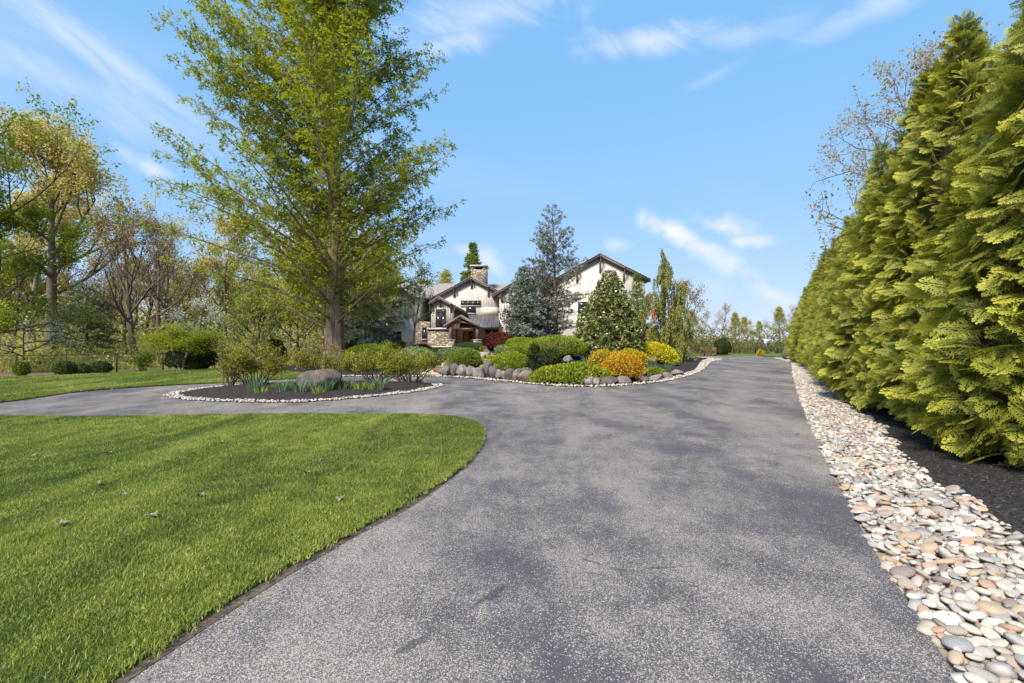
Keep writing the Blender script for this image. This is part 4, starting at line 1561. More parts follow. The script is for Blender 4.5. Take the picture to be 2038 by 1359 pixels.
def strap_clump(label, px, py, hpx, seed, leaf='strap_leaf', n=46, name='daffodil_clump', group='daffodil clumps', z=None, spread=.16):
    x, y, zz = tp(px, py)
    if z is not None:
        zz = z
    rng = np.random.default_rng(seed)
    H = hpx * y / F
    T = thing(name, label, 'plant', (x, y, zz - .01), group)
    m = MB()
    for k in range(n):
        a = rng.uniform(0, 6.28)
        r = spread * math.sqrt(rng.random())
        p = np.array([r * math.cos(a), r * math.sin(a), 0])
        lean = nrm(np.array([math.cos(a) * rng.uniform(.05, .5), math.sin(a) * rng.uniform(.05, .5), 1]))
        L = H * rng.uniform(.65, 1.1)
        w = rng.uniform(.006, .011)
        s = nrm(np.cross(lean, rng.normal(size=3)))
        q = p + lean * L * .55
        e = q + nrm(lean + np.array([math.cos(a), math.sin(a), -.3]) * rng.uniform(0, .55)) * L * .45
        m.add([p - s * w, p + s * w, q + s * w, q - s * w, e], [[0, 1, 2, 3]])
        m.F.append(np.array([[3, 2, 4]]) + m.n - 5)
    o = m.build('leaf_blades', MAT[leaf])
    o.parent = T
    return T


def boulder(label, px, py, w, h, seed, mat='boulder', depth=.8, sink=.3, group='boulders edging the planted mound', zoff=0.0, base=None):
    x, y, z = base if base else tp(px, py)
    s = y / F
    a, c = w * s / 2, h * s / (2 - sink * 1.0)
    rng = np.random.default_rng(seed)
    v, f = ICO3 if w * y < 40 * 30 else ICO4
    v = v * (1 + .10 * Wobble(rng, 1.7)(v))[:, None]
    for k in range(16):        # chip flat faces
        nn = nrm(rng.normal(size=3) * [1, 1, .8])
        lim = rng.uniform(.70, .95) if w > 60 else rng.uniform(.60, .92)
        d = v @ nn
        v = v - np.maximum(d - lim, 0)[:, None] * nn * .92
    w2 = Wobble(rng, 6.0)
    v = v * (1 + .035 * w2(v) + .02 * Wobble(rng, 14.0)(v))[:, None]
    v = v * [a * 1.12, a * depth * 1.1, c * 1.1]
    v = v @ euler_m(rng.normal(0, .15), rng.normal(0, .18) * (w < 60), rng.normal(0, .3)).T
    v[:, 2] += c * (1 - sink) + zoff
    o = MB().add(v, f).build('boulder', MAT[mat], smooth=False)
    o.location = (x, y + a * depth * .5, z)
    me = o.data
    return tag(o, label, 'boulder', group)


# ---- conifers and trees, built round the origin
def tree_parts(T, st, lf, bark_mat, leaf_mat, attr=False):
    o = st.build('trunk', MAT[bark_mat], smooth=True)
    o.parent = T
    c = lf.build('crown', MAT[leaf_mat], attr=attr)
    c.parent = T
    return o, c


def spray(lf, rng, P, A, size, n=7, w=.16, flat=None):
    """feathery sprays: leaflets either side of short axes P along A"""
    N = len(P)
    A = nrm(A)
    up = np.tile([0, 0, 1.0], (N, 1)) + rng.normal(0, .35, (N, 3))
    S = nrm(np.cross(A, up))
    size = np.broadcast_to(size, (N,))
    for k in range(n):
        t = (k + .5) / n
        sg = 1 if k % 2 else -1
        b = P + A * (size * t)[:, None]
        ax = nrm(A * .75 + S * sg * .8 + rng.normal(0, .18, (N, 3)))
        ln = size * .52 * (1 - .45 * t) * rng.uniform(.7, 1.25, N)
        lf.leaves(b, ax, up, ln, ln * w * 2.0)
    lf.leaves(P, A, up, size * 1.05, size * .09)


def redwood():
    rng = np.random.default_rng(31)
    x, y = HX(665, 24.0), 24.0
    z0 = hz(x, y)
    T = thing('redwood_tree', 'tall feathery light-green conifer with fluted trunk rising behind the island', 'tree', (x, y, z0 - .1))
    H = 27.0
    st = MB()
    # fluted, tapering trunk
    zs = np.concatenate([np.linspace(0, 3, 16), np.linspace(3.6, H, 26)])
    nn = 40
    ang = np.linspace(0, 2 * np.pi, nn, endpoint=False)
    V = []
    ph = rng.uniform(0, 6.28, 5)
    for z in zs:
        r = .42 * (1 - z / H) ** .9 + .27 * math.exp(-z / 1.1) + .02
        fl = .17 * math.exp(-z / 3.2) + .05 * (1 - z / H)
        w = 1 + fl * (np.sin(7 * ang + ph[0] + .12 * z) * .6 + np.sin(11 * ang + ph[1] - .2 * z) * .35 + np.sin(4 * ang + ph[2]) * .4)
        V.append(np.column_stack([r * w * np.cos(ang) + .05 * math.sin(z * .3), r * w * np.sin(ang), 0 * ang + z]))
    V = np.array(V)
    k, i = np.meshgrid(np.arange(len(zs) - 1), np.arange(nn), indexing='ij')
    j = (i + 1) % nn
    st.add(V.reshape(-1, 3), np.stack([k * nn + i, k * nn + j, (k + 1) * nn + j, (k + 1) * nn + i], -1).reshape(-1, 4))
    tr = st.build('trunk', MAT['redwood_bark'], smooth=True)
    tr.parent = T
    lm = MB()
    P, A, S = [], [], []
    env = lambda z: np.interp(z, [1.8, 2.7, 4.8, 7.2, 9.8, 14.3, 19.6, 24, 28.5], [1.6, 3.0, 6.2, 7.3, 7.8, 7.1, 5.5, 3.4, .3])
    shift = lambda z: np.interp(z, [2, 8, 15, 28], [-.3, -1.3, -1.6, -.2])
    specs = []
    az = 0.4
    nl_ = 138
    for q in range(nl_):
        h = 2.3 + (H - 3.2) * (q / (nl_ - 1)) ** 1.08
        az += 2.399 + rng.normal(0, .3)
        specs.append((h, az))
    specs += [(rng.uniform(4, 20), math.pi + rng.uniform(-1.1, 1.1)) for _ in range(24)]
    specs += [(rng.uniform(3, 8), rng.uniform(-.9, .9)) for _ in range(9)]
    specs += [(2.2, math.pi + .25), (1.75, -.12), (3.6, math.pi - .2), (2.9, .25), (4.6, math.pi + .1), (4.2, -.3)]      # the long low limbs either side
    for h, a in specs:
        t = h / H
        el = R(np.interp(t, [.05, .15, .3, .6, 1], [18, 32, 44, 54, 64]) + rng.normal(0, 4))
        k_ = (.97 if math.sin(a) > -.2 else .84) * rng.uniform(.84, 1.03)
        L = .3
        while L < 16:
            z = h + L * math.sin(el) * .93
            X, Y = L * math.cos(el) * math.cos(a) - shift(z), L * math.cos(el) * math.sin(a)
            if math.hypot(X, Y) > env(z) * k_:
                break
            L += .1
        d = np.array([math.cos(a) * math.cos(el), math.sin(a) * math.cos(el), math.sin(el)])
        pts = limb(rng, (.12 * math.cos(a), .12 * math.sin(a), h), d, L, 9, .055, -.005, .03)
        r0 = np.interp(t, [0, .3, 1], [.105, .06, .018]) * (.5 + .5 * min(1, L / 8))
        lm.tube(pts, r0 * np.linspace(1, .09, len(pts)) ** 1.1, 5)
        nsec = int(L / .24)
        for k in range(nsec):
            u = .06 + .94 * (k + rng.random()) / nsec
            p, dd = along(pts, u)
            _, s, upv = frame_of(dd)
            sg = 1 if k % 2 else -1
            ln = (0.5 + .9 * math.sin(min(u * 1.15, 1) * math.pi) ** .8) * rng.uniform(.5, 1.15) * (.55 + .45 * min(1, L / 6))
            d2 = nrm(dd * .6 + s * sg * rng.uniform(.5, 1) + upv * rng.normal(.05, .35) + np.array([0, 0, -.10]))
            b = limb(rng, p, d2, ln, 3, .13, 0, .12)
            lm.tube(b, np.linspace(.010, .004, 4) * (.6 + ln * .5), 3)
            for w in range(int(max(4, int(ln / .072)) * (1 if p[2] > 7 else (.55 if p[2] < 4.5 else .75)))):
                pp, d3 = along(b, rng.uniform(.08, 1))
                P.append(pp + rng.normal(0, .05, 3))
                A.append(d3 * .5 + rng.normal(0, .5, 3) + [0, 0, -.30])
                S.append(rng.uniform(.20, .42))
    for k in range(900):        # short tufts straight from the trunk
        h = rng.uniform(2.0, H * .98)
        a = rng.uniform(0, 6.28)
        r = .42 * (1 - h / H) + .02
        for w in range(2):
            P.append(np.array([r * math.cos(a), r * math.sin(a), h]) + rng.normal(0, .2, 3))
            A.append(np.array([math.cos(a), math.sin(a), .3]) + rng.normal(0, .5, 3))
            S.append(rng.uniform(.15, .34))
    lf = MB()
    P, A, S = np.array(P), np.array(A), np.array(S)
    spray(lf, rng, P, A, S, 3, .30)
    o = lm.build('limbs', MAT['redwood_bark'], smooth=True)
    o.parent = T
    c = lf.build('crown', MAT['redwood_leaf'])
    c.parent = T


redwood()


# ---- arborvitae hedge
def frond(rng, nb=6, ns=2):
    """one flat fan spray along +x in the xy plane: vertices, faces, tip value"""
    V, Fc, Tp = [], [], []

    def strip(p, d, L, w, t0, t1):
        d = d / np.linalg.norm(d)
        s = np.array([-d[1], d[0]])
        q = [p, p + d * L * .5 + s * w, p + d * L, p + d * L * .5 - s * w]
        n = len(V)
        V.extend(q)
        Tp.extend([t0, (t0 + t1) / 2, t1, (t0 + t1) / 2])
        Fc.append([n, n + 1, n + 2, n + 3])
    strip(np.zeros(2), np.array([1.0, 0]), 1.0, .016, 0.0, 1.0)
    for k in range(nb):
        for sg in (-1, 1):
            t = (k + .5 + .25 * sg) / nb
            L = (.50 * (1 - t) ** .7 + .10) * rng.uniform(.8, 1.15)
            a = R(42 + rng.normal(0, 5)) * sg
            d = np.array([math.cos(a), math.sin(a)])
            p = np.array([t, 0])
            strip(p, d, L, .021, t * .55, min(1, t * .55 + .45 + .15 * t))
            for j in range(ns):
                u = (j + .8) / (ns + 1.0)
                for s2 in (-1, 1):
                    a2 = a + s2 * R(36)
                    strip(p + d * L * u, np.array([math.cos(a2), math.sin(a2)]), L * (.44 - .10 * j), .019, t * .5 + u * .25, min(1, t * .55 + u * .3 + .38))
    V = np.array(V)
    z = -.30 * V[:, 0] ** 2 - .30 * V[:, 1] ** 2
    return np.column_stack([V, z]), np.array(Fc), np.array(Tp)


def arborvitae(seed, nf, nb, ns, s0, s1, H=8.0, rb=2.08):
    rng = np.random.default_rng(seed)
    T = thing('arborvitae_tree', '', 'tree', (0, 0, 0))
    fr = [frond(rng, nb, ns) for _ in range(4)]
    prof = lambda t: rb * (np.interp(t, [0, .04, .12, .4, .65, .85, 1], [.90, 1.0, .98, .76, .53, .26, .03]))
    wb = Wobble(rng, 2.0, 8)
    wb2 = Wobble(rng, 5.0, 8)
    lf = MB()
    u = rng.random(nf * 3)
    zt = 1 - np.sqrt(1 - u * .999)
    zt = np.concatenate([zt[:nf], rng.uniform(.74, .985, nf // 14)])
    a = rng.uniform(0, 2 * np.pi, len(zt))
    for k in range(len(zt)):
        t = zt[k]
        out_ = np.array([math.cos(a[k]), math.sin(a[k]), 0])
        z = .12 + t * (H - .35)
        size = rng.uniform(s0, s1) * (1 - .25 * t)
        inn = rng.random() ** 1.6 * .42
        q = np.array([out_[0] * 1.5, out_[1] * 1.5, z])
        r = prof(t) * (1 + .10 * wb(q[None])[0] + .07 * wb2(q[None])[0]) - size * .62 - inn
        p = out_ * max(r, .02) + [0, 0, z + size * .10]
        tang = np.array([-out_[1], out_[0], 0])
        ax = nrm(out_ * 1.0 + tang * rng.normal(0, .65) + np.array([0, 0, rng.normal(.10, .40) + .5 * t ** 3]))
        nn = nrm(np.array([0, 0, 1.0]) * rng.uniform(.2, .9) + out_ * rng.uniform(.1, 1.0) + tang * rng.normal(0, .6))
        s = nrm(np.cross(nn, ax))
        nn = np.cross(ax, s)
        v, f, tp_ = fr[k % 4]
        lf.add(p + (v[:, :1] * ax + v[:, 1:2] * s + v[:, 2:] * nn) * size, f, tp_ * rng.uniform(.55, 1.1) * (1 if inn < .2 else .6))
    st = MB()
    st.tube([(0, 0, 0), (0, 0, H * .5), (0, 0, H * .76)], [.11, .07, .02], 8)
    for k in range(60):
        h = .3 + (H - 1) * (k / 60)
        b = k * 2.4
        L = prof(h / H) * .72
        st.tube(limb(rng, (0, 0, h), (math.cos(b), math.sin(b), .25), L, 4, .1), np.linspace(.022, .006, 5), 4)
    tr = st.build('trunk', MAT['brown_bark'], smooth=True)
    tr.parent = T
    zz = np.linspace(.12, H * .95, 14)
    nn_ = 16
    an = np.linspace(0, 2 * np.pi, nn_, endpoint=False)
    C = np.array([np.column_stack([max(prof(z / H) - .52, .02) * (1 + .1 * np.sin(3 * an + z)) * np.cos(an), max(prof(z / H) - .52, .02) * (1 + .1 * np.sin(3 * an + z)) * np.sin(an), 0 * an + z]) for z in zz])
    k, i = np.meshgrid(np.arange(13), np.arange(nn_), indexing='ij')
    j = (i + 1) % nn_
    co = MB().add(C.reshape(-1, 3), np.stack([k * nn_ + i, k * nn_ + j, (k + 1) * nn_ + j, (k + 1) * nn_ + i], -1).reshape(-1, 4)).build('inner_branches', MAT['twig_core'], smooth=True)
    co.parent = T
    cr = lf.build('crown', MAT['arborvitae_leaf'], attr=True)
    cr.parent = T
    return T, [tr, co, cr]


def hedge():
    rng = random.Random(12)
    protos = [arborvitae(41, 3500, 8, 2, .25, .52), arborvitae(42, 3600, 5, 1, .24, .48)]
    ordn = ['first', 'second', 'third', 'fourth', 'fifth', 'sixth', 'seventh', 'eighth', 'ninth', 'tenth', 'eleventh', 'twelfth', 'thirteenth', 'fourteenth', 'fifteenth', 'sixteenth', 'seventeenth', 'eighteenth',
            'nineteenth', 'twentieth', 'twenty-first', 'twenty-second', 'twenty-third', 'twenty-fourth', 'twenty-fifth']
    used = [False] * 2
    y, k = 5.6, 0
    while y < 50.5:
        x = 4.42 + .57 * y + rng.uniform(-.12, .12)
        x -= .42 * min(max((y - 8.0) / 3.0, 0), 1)
        if y > 44:
            x -= (y - 44) * .10
        q = 0 if y < 14.5 else 1
        T, ch = protos[q]
        if used[q]:
            T = copy_tree(T, ch)
        used[q] = True
        s = rng.uniform(.93, 1.07)
        T.location = (x, y, .05)
        T.rotation_euler = (rng.uniform(-.02, .02), rng.uniform(-.02, .02), rng.uniform(0, 6.28))
        T.scale = (s * rng.uniform(.92, 1.08), s * rng.uniform(.92, 1.08), s * rng.uniform(.95, 1.06))
        if y > 47:
            T.scale = (s * .8, s * .8, s * .82)
        T['label'] = f'{ordn[k]} arborvitae of the tall gold-tipped hedge, counted from the near end'
        T['group'] = 'arborvitae hedge along the drive'
        y += 1.95 + rng.uniform(-.12, .12)
        k += 1


hedge()


# ---- garden conifers
def conifer(label, cat, name, px, d, pybase, pytop, reach, leaf, bark_mat, seed, gaps=0.0, el=(10, 25), nw=26, per=5, tuft=.16, dens=1.0, z=None, profile=((0, .9), (.1, 1), (1, .05)), sec=.55, droop=.03, group=None, needle_w=.10, trunk_r=.12, lean=0.0, first=.06):
    """whorled conifer with needle-clad twigs"""
    x, y = HX(px, d), d
    z0 = hz(x, y) if z is None else z
    H = HZ(pytop, d) - z0
    rng = np.random.default_rng(seed)
    T = thing(name, label, cat, (x, y, z0 - .05), group)
    st, lf = MB(), MB()
    st.tube([(lean * t * t, 0, H * t) for t in np.linspace(0, 1, 9)], trunk_r * np.linspace(1, .06, 9), 8)
    P, A, S = [], [], []
    xs, ys = zip(*profile)
    for k in range(nw):
        t = first + (1 - first) * (k + rng.random() * .5) / nw
        for b in range(per):
            if rng.random() < gaps:
                continue
            a = b * 6.283 / per + k * 1.1 + rng.normal(0, .2)
            L = reach * np.interp(t, xs, ys) * rng.uniform(.75, 1.12)
            if L < .12:
                continue
            e = R(np.interp(t, [0, 1], el) + rng.normal(0, 5))
            dv = np.array([math.cos(a) * math.cos(e), math.sin(a) * math.cos(e), math.sin(e)])
            pts = limb(rng, (lean * t * t, 0, H * t), dv, L, 5, .07, 0, droop)
            st.tube(pts, (.012 + .012 * L) * np.linspace(1, .2, 6), 4)
            ns = max(3, int(L / .17 * dens))
            for q in range(ns):
                u = .15 + .85 * (q + rng.random()) / ns
                p, dd = along(pts, u)
                _, s, upv = frame_of(dd)
                l2 = L * sec * (1.05 - u) * rng.uniform(.5, 1.1) + .10
                d2 = nrm(dd * .75 + s * (1 if q % 2 else -1) * .8 + upv * rng.normal(0, .25))
                for w in range(max(2, int(l2 / (tuft * .55)))):
                    v = rng.random()
                    P.append(p + d2 * l2 * v)
                    A.append(d2 + rng.normal(0, .35, 3))
                    S.append(tuft * rng.uniform(.7, 1.3))
    P, A, S = np.array(P), nrm(np.array(A)), np.array(S)
    for k in range(6):
        ax = nrm(A * 1.0 + rng.normal(0, .5, A.shape))
        lf.leaves(P + rng.normal(0, .03, P.shape), ax, rng.normal(size=A.shape), S, S * needle_w * 1.35)
    tree_parts(T, st, lf, bark_mat, leaf)
    return T


conifer('dense blue-grey spruce reaching the ground in front of the house', 'tree', 'blue_spruce', 1043, 30.0, 672, 530, 1.75, 'blue_needle', 'grey_bark', 51, nw=26, per=8, tuft=.20, needle_w=.16, profile=((0, .95), (.12, 1), (.55, .78), (1, .08)), el=(2, 30), first=.03)
conifer('tall sparse cedar with open crown in front of the broad gable', 'tree', 'atlas_cedar', 1106, 32.0, 675, 408, 2.9, 'cedar_needle', 'grey_bark', 52, gaps=.36, el=(14, 40), nw=24, per=5, tuft=.20, needle_w=.12,
        profile=((0, .9), (.25, 1.0), (.42, .95), (.55, .80), (.8, .55), (1, .08)), sec=.5, trunk_r=.19, lean=-.25, first=.12)
conifer('silvery spreading spruce leaning out beside the open cedar', 'tree', 'blue_spruce', 1075, 33.5, 675, 532, 2.2, 'grey_needle', 'grey_bark', 57, gaps=.1, nw=20, per=6, tuft=.21, needle_w=.13, profile=((0, .9), (.2, 1), (.6, .85), (1, .2)), el=(5, 35), first=.05)
conifer('young light-green hemlock between the magnolia and the weeping cedar', 'tree', 'hemlock_tree', 1268, 36.0, 690, 545, 1.8, 'mid_green_leaf', 'brown_bark', 53, nw=22, per=6, tuft=.18, el=(25, 50), needle_w=.14, profile=((0, .9), (.2, 1), (1, .06)))
conifer('blue-green spruce half hidden behind the fluted trunk', 'tree', 'blue_spruce', 722, 33.0, 690, 585, 2.3, 'blue_needle', 'grey_bark', 54, nw=20, per=7, tuft=.22, needle_w=.15, profile=((0, .9), (.15, 1), (.6, .75), (1, .1)), first=.04)
conifer('broad dark pine at the wood edge between two big trunks', 'tree', 'pine_tree', 172, 36.0, 715, 560, 2.7, 'pine_needle', 'brown_bark', 55, gaps=.15, nw=15, per=6, tuft=.24, el=(0, 25), needle_w=.10, profile=((0, .5), (.2, .9), (.5, 1), (1, .15)), z=0, trunk_r=.14, first=.12)
conifer('dark green conifer top rising behind the chimney', 'tree', 'fir_tree', 941, 64.0, 600, 484, 3.4, 'mid_green_leaf', 'brown_bark', 56, nw=24, per=6, tuft=.42, el=(15, 40), needle_w=.16, profile=((0, .9), (.3, 1), (1, .06)), z=0, first=.2)
conifer('small dark conical dwarf conifer among the lime mounds', 'shrub', 'dwarf_conifer', 1064, 20.3, 742, 677, .50, 'dark_green_leaf', 'brown_bark', 58, nw=15, per=7, tuft=.10, needle_w=.22, el=(15, 40), trunk_r=.04, first=.03)
conifer('little gold pyramid conifer at the end of the drive', 'shrub', 'dwarf_conifer', 1514, 52.5, 712, 696, .42, 'gold_leaf', 'brown_bark', 59, nw=12, per=7, tuft=.16, needle_w=.3, el=(15, 40), trunk_r=.04, z=-.05, first=.03)


def weeping_cedar():
    rng = np.random.default_rng(61)
    d = 34.0
    x = HX(1330, d)
    z0 = hz(x, d)
    H = HZ(492, d) - z0
    T = thing('weeping_cedar', 'olive weeping cedar with curtains of hanging sprays beside the drive', 'tree', (x, d, z0 - .05))
    st, lf = MB(), MB()
    st.tube([(.12 * math.sin(t * 5) - .45 * t ** 3, 0, H * t) for t in np.linspace(0, 1, 12)], .16 * np.linspace(1, .08, 12), 8)
    P, A, S = [], [], []
    arms = [(t, L) for t, L in zip(np.linspace(.06, .34, 20), np.linspace(2.1, 2.0, 20))]
    arms += [(t, L) for t, L in zip(np.linspace(.34, .74, 17), np.linspace(2.6, 1.3, 17))]
    arms += [(t, L) for t, L in zip(np.linspace(.74, .99, 17), np.linspace(.8, .12, 17))]
    for k, (t, L) in enumerate(arms):
        a = k * 2.4 + rng.normal(0, .3)
        L *= rng.uniform(.75, 1.15)
        p0 = (-.45 * t ** 3, 0, H * t)
        e = R(rng.uniform(15, 42))
        pts = limb(rng, p0, (math.cos(a) * math.cos(e), math.sin(a) * math.cos(e), math.sin(e)), L, 7, .05, .06, .42)
        st.tube(pts, np.linspace(.03, .007, 8), 4)
        for q in range(int(L / .075) + 3):
            p, dd = along(pts, rng.uniform(.05, 1) ** .75)
            ln = min(rng.uniform(.45, 1.6) * min(1, .3 + L / 2), p[2] * .9)
            nseg = max(3, int(ln / .085))
            sway = rng.normal(0, .05, 2)
            for w in range(nseg):
                v = w / nseg
                P.append(p + np.array([sway[0] * v, sway[1] * v, -ln * v]) + rng.normal(0, .018, 3))
                A.append(np.array([0, 0, -1.0]) + rng.normal(0, .20, 3))
                S.append(rng.uniform(.16, .26))
    P, A, S = np.array(P), nrm(np.array(A)), np.array(S)
    for k in range(2):
        lf.leaves(P + rng.normal(0, .012, P.shape), nrm(A + rng.normal(0, .22, A.shape)), rng.normal(size=A.shape), S, S * .27)
    tree_parts(T, st, lf, 'brown_bark', 'weeping_leaf')
    # russet dead spray
    o = MB()
    q = np.array([-1.45, -1.0, HZ(624, d) - z0]) + rng.normal(0, 1, (70, 3)) * [.12, .12, .32]
    o.leaves(q, nrm(np.array([0, 0, -1.0]) + rng.normal(0, .3, (70, 3))), rng.normal(size=(70, 3)), .26, .10)
    o = tag(o.build('dead_spray', MAT['rust']), 'russet dead hanging spray')
    o.parent = T


weeping_cedar()


def magnolia():
    rng = np.random.default_rng(62)
    d = 26.5
    x = HX(1213, d)
    z0 = hz(x, d)
    H = HZ(532, d) - z0
    T = thing('magnolia_tree', 'dense conical magnolia with glossy green and tan leaves', 'tree', (x, d, z0 - .05))
    st = MB()
    st.tube([(0, 0, 0), (0, 0, H * .5), (0.02, 0, H * .97)], [.10, .06, .01], 8)
    prof = lambda t: np.interp(t, [0, .08, .25, .5, .75, .93, 1], [1.55, 1.98, 1.95, 1.38, .78, .26, .05])
    wb, wb2 = Wobble(rng, 2.4, 8), Wobble(rng, 5.5, 8)
    for k in range(70):
        t = .04 + .93 * k / 70
        a = k * 2.4
        st.tube(limb(rng, (0, 0, H * t), (math.cos(a), math.sin(a), .5), prof(t) * .85, 4, .1), np.linspace(.022, .006, 5), 4)
    tr = st.build('trunk', MAT['grey_bark'], smooth=True)
    tr.parent = T
    n = 2300
    t = 1 - np.sqrt(1 - rng.random(n) * .998)
    a = rng.uniform(0, 6.283, n)
    o_ = np.column_stack([np.cos(a), np.sin(a), 0 * a])
    q = np.column_stack([o_[:, :2] * 1.5, t * H])
    r = np.array([prof(v) for v in t]) * (1 + .12 * wb(q) + .10 * wb2(q)) * (1 - rng.random(n) ** 2.5 * .35)
    C = o_ * r[:, None] + np.column_stack([0 * t, 0 * t, .08 + t * H])
    lf = MB()
    for k in range(8):        # whorls of big leaves
        ax = nrm(o_ * .6 + [0, 0, .35] + rng.normal(0, .7, (n, 3)))
        L = rng.uniform(.13, .21, n)
        lf.leaves(C + rng.normal(0, .04, (n, 3)), ax, o_ * .5 + [0, 0, .7] + rng.normal(0, .5, (n, 3)), L, L * .46, .06)
    c = lf.build('crown', MAT['magnolia_leaf'])
    c.parent = T
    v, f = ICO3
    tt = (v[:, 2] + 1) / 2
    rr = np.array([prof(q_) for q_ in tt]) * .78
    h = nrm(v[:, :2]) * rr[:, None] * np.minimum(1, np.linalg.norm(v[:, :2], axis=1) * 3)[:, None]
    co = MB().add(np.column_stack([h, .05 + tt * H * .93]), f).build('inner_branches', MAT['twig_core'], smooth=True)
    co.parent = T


magnolia()


# ---- broadleaved trees
def decid(rng, H, r0, reach, leaf_n, ll, first=.28, nlimb=12, up=.10, levels=3, el=(25, 65), fork=False, lw=.55, kids_=(5, 5), wander=.13, trunk_top=.9, bias=(0, 0), multi=1):
    """returns stem and leaf builders for a tree round the origin"""
    st, lf = MB(), MB()
    tips, tdir = [], []

    def grow(p, d, L, r, lv):
        n = 5 if lv < 2 else 4
        pts = limb(rng, p, d, L, n, wander, up)
        st.tube(pts, r * np.linspace(1, .35, n + 1), 6 if lv == 0 else (5 if lv == 1 else 3))
        if lv >= levels - 1:
            for u in (.35, .6, .85, 1):
                q, dd = along(pts, u)
                tips.append(q)
                tdir.append(dd)
            return
        for k in range(kids_[min(lv, len(kids_) - 1)]):
            u = rng.uniform(.28, 1) if k else 1.0
            q, dd = along(pts, u)
            _, s, upv = frame_of(dd)
            a = rng.uniform(0, 6.283)
            d2 = nrm(dd * .85 + (s * math.cos(a) + upv * math.sin(a)) * rng.uniform(.45, .95))
            grow(q, d2, L * rng.uniform(.42, .62), r * (1 - .55 * u) * .62 + .004, lv + 1)

    for mstem in range(multi):
        off = rng.normal(0, .25, 2) if multi > 1 else (0, 0)
        tp_ = limb(rng, (off[0], off[1], -.1), (bias[0] * .2 + off[0] * .3, bias[1] * .2 + off[1] * .3, 1), H * trunk_top, 9, .05 if not fork else .09, .05)
        flare = np.linspace(1, .16, 10) ** 1.0
        flare[0] *= 1.3
        st.tube(tp_, r0 * flare, 10)
        az = rng.uniform(0, 6.28)
        for k in range(nlimb):
            t = first + (1 - first) * (k / max(nlimb - 1, 1)) ** .9
            az += 2.4 + rng.normal(0, .3)
            q, dd = along(tp_, t)
            e = R(np.interp(t, [first, 1], el) + rng.normal(0, 6))
            L = reach * (1.0 - .55 * ((t - first) / (1 - first)) ** 1.5) * rng.uniform(.75, 1.1)
            L *= 1 + .35 * (math.cos(az) * bias[0] + math.sin(az) * bias[1])
            grow(q, (math.cos(az) * math.cos(e), math.sin(az) * math.cos(e), math.sin(e)), L, r0 * (1 - t) * .55 + .025, 0)
    tips, tdir = np.array(tips), np.array(tdir)
    if leaf_n:
        n = leaf_n
        i = rng.integers(0, len(tips), n)
        P = tips[i] + rng.normal(0, ll * 1.1, (n, 3))
        A = nrm(tdir[i] * .4 + rng.normal(0, .7, (n, 3)) + [0, 0, -.15])
        L = ll * rng.uniform(.55, 1.3, n)
        lf.leaves(P, A, rng.normal(0, .7, (n, 3)) + [0, 0, .8], L, L * lw, .08)
    return st, lf


def tree(label, px, d, H, r0, reach, leaf, bark_mat, leaf_n, ll, seed, name='broadleaf_tree', group=None, z=0.0, rz=0.0, cat='tree', **kw):
    rng = np.random.default_rng(seed)
    st, lf = decid(rng, H, r0, reach, leaf_n, ll, **kw)
    T = thing(name, label, cat, (HX(px, d), d, z), group, rz)
    ch = list(tree_parts(T, st, lf, bark_mat, leaf))
    return T, ch


WOOD = 'big trees at the edge of the wood'
tree('tallest bronze-leaved oak with a thick straight trunk at the wood edge', 100, 40.0, 18.0, .52, 7.6, 'bronze_leaf', 'grey_bark', 30000, .25, 71, 'oak_tree', WOOD, first=.36, nlimb=18, el=(18, 66))
tree('bare many-forked dark tree with a low fork behind the pine', 268, 37.0, 13.0, .27, 5.2, 'russet_leaf', 'grey_bark', 1900, .16, 72, 'bare_tree', WOOD, first=.26, nlimb=11, el=(42, 72), levels=3, kids_=(6, 5), trunk_top=.7, up=.14)
tree('bare tree with long rising branches above the green maple', 316, 42.0, 14.0, .25, 5.6, 'russet_leaf', 'brown_bark', 2200, .16, 73, 'bare_tree', WOOD, first=.24, nlimb=13, el=(35, 72), kids_=(6, 5), trunk_top=.75, up=.12)
tree('light-barked leaning tree beside the tallest oak', 55, 46.0, 17.0, .34, 5.0, 'bronze_leaf', 'pale_bark', 12000, .26, 74, 'oak_tree', WOOD, first=.3, nlimb=13, bias=(.5, 0))
tree('leafy green tree overhanging the corner of the lawn above the oak', -140, 25.0, 11.4, .34, 6.0, 'maple_leaf', 'grey_bark', 24000, .17, 75, 'maple_tree', WOOD, first=.36, nlimb=15, bias=(.75, 0), el=(20, 58))
tree('low spreading green maple at the lawn corner below the oak', -35, 24.5, 8.6, .18, 4.0, 'maple_leaf', 'grey_bark', 19000, .16, 76, 'maple_tree', WOOD, first=.2, nlimb=13, el=(5, 50), bias=(.3, 0))
tree('white-flowering dogwood low at the lawn corner', 48, 27.0, 3.0, .07, 2.0, 'white_blossom', 'grey_bark', 1500, .11, 77, 'dogwood_tree', 'dogwoods in flower', first=.3, nlimb=9, el=(5, 35))
tree('white-flowering dogwood behind the rounded green maple', 398, 35.0, 4.6, .08, 2.0, 'white_blossom', 'grey_bark', 1700, .13, 78, 'dogwood_tree', 'dogwoods in flower', first=.35, nlimb=9, el=(5, 40))
tree('yellow-green spring tree glowing just behind the fluted trunk', 592, 37.0, 8.2, .14, 3.2, 'forsythia_leaf', 'brown_bark', 8500, .19, 79, 'spring_tree', None, first=.12, nlimb=15, el=(25, 70))
tree('pale green budding tree between the maple and the fluted trunk', 500, 30.0, 4.9, .09, 2.1, 'spring_leaf', 'grey_bark', 6500, .13, 80, 'spring_tree', None, first=.12, nlimb=14, el=(30, 70), multi=2)
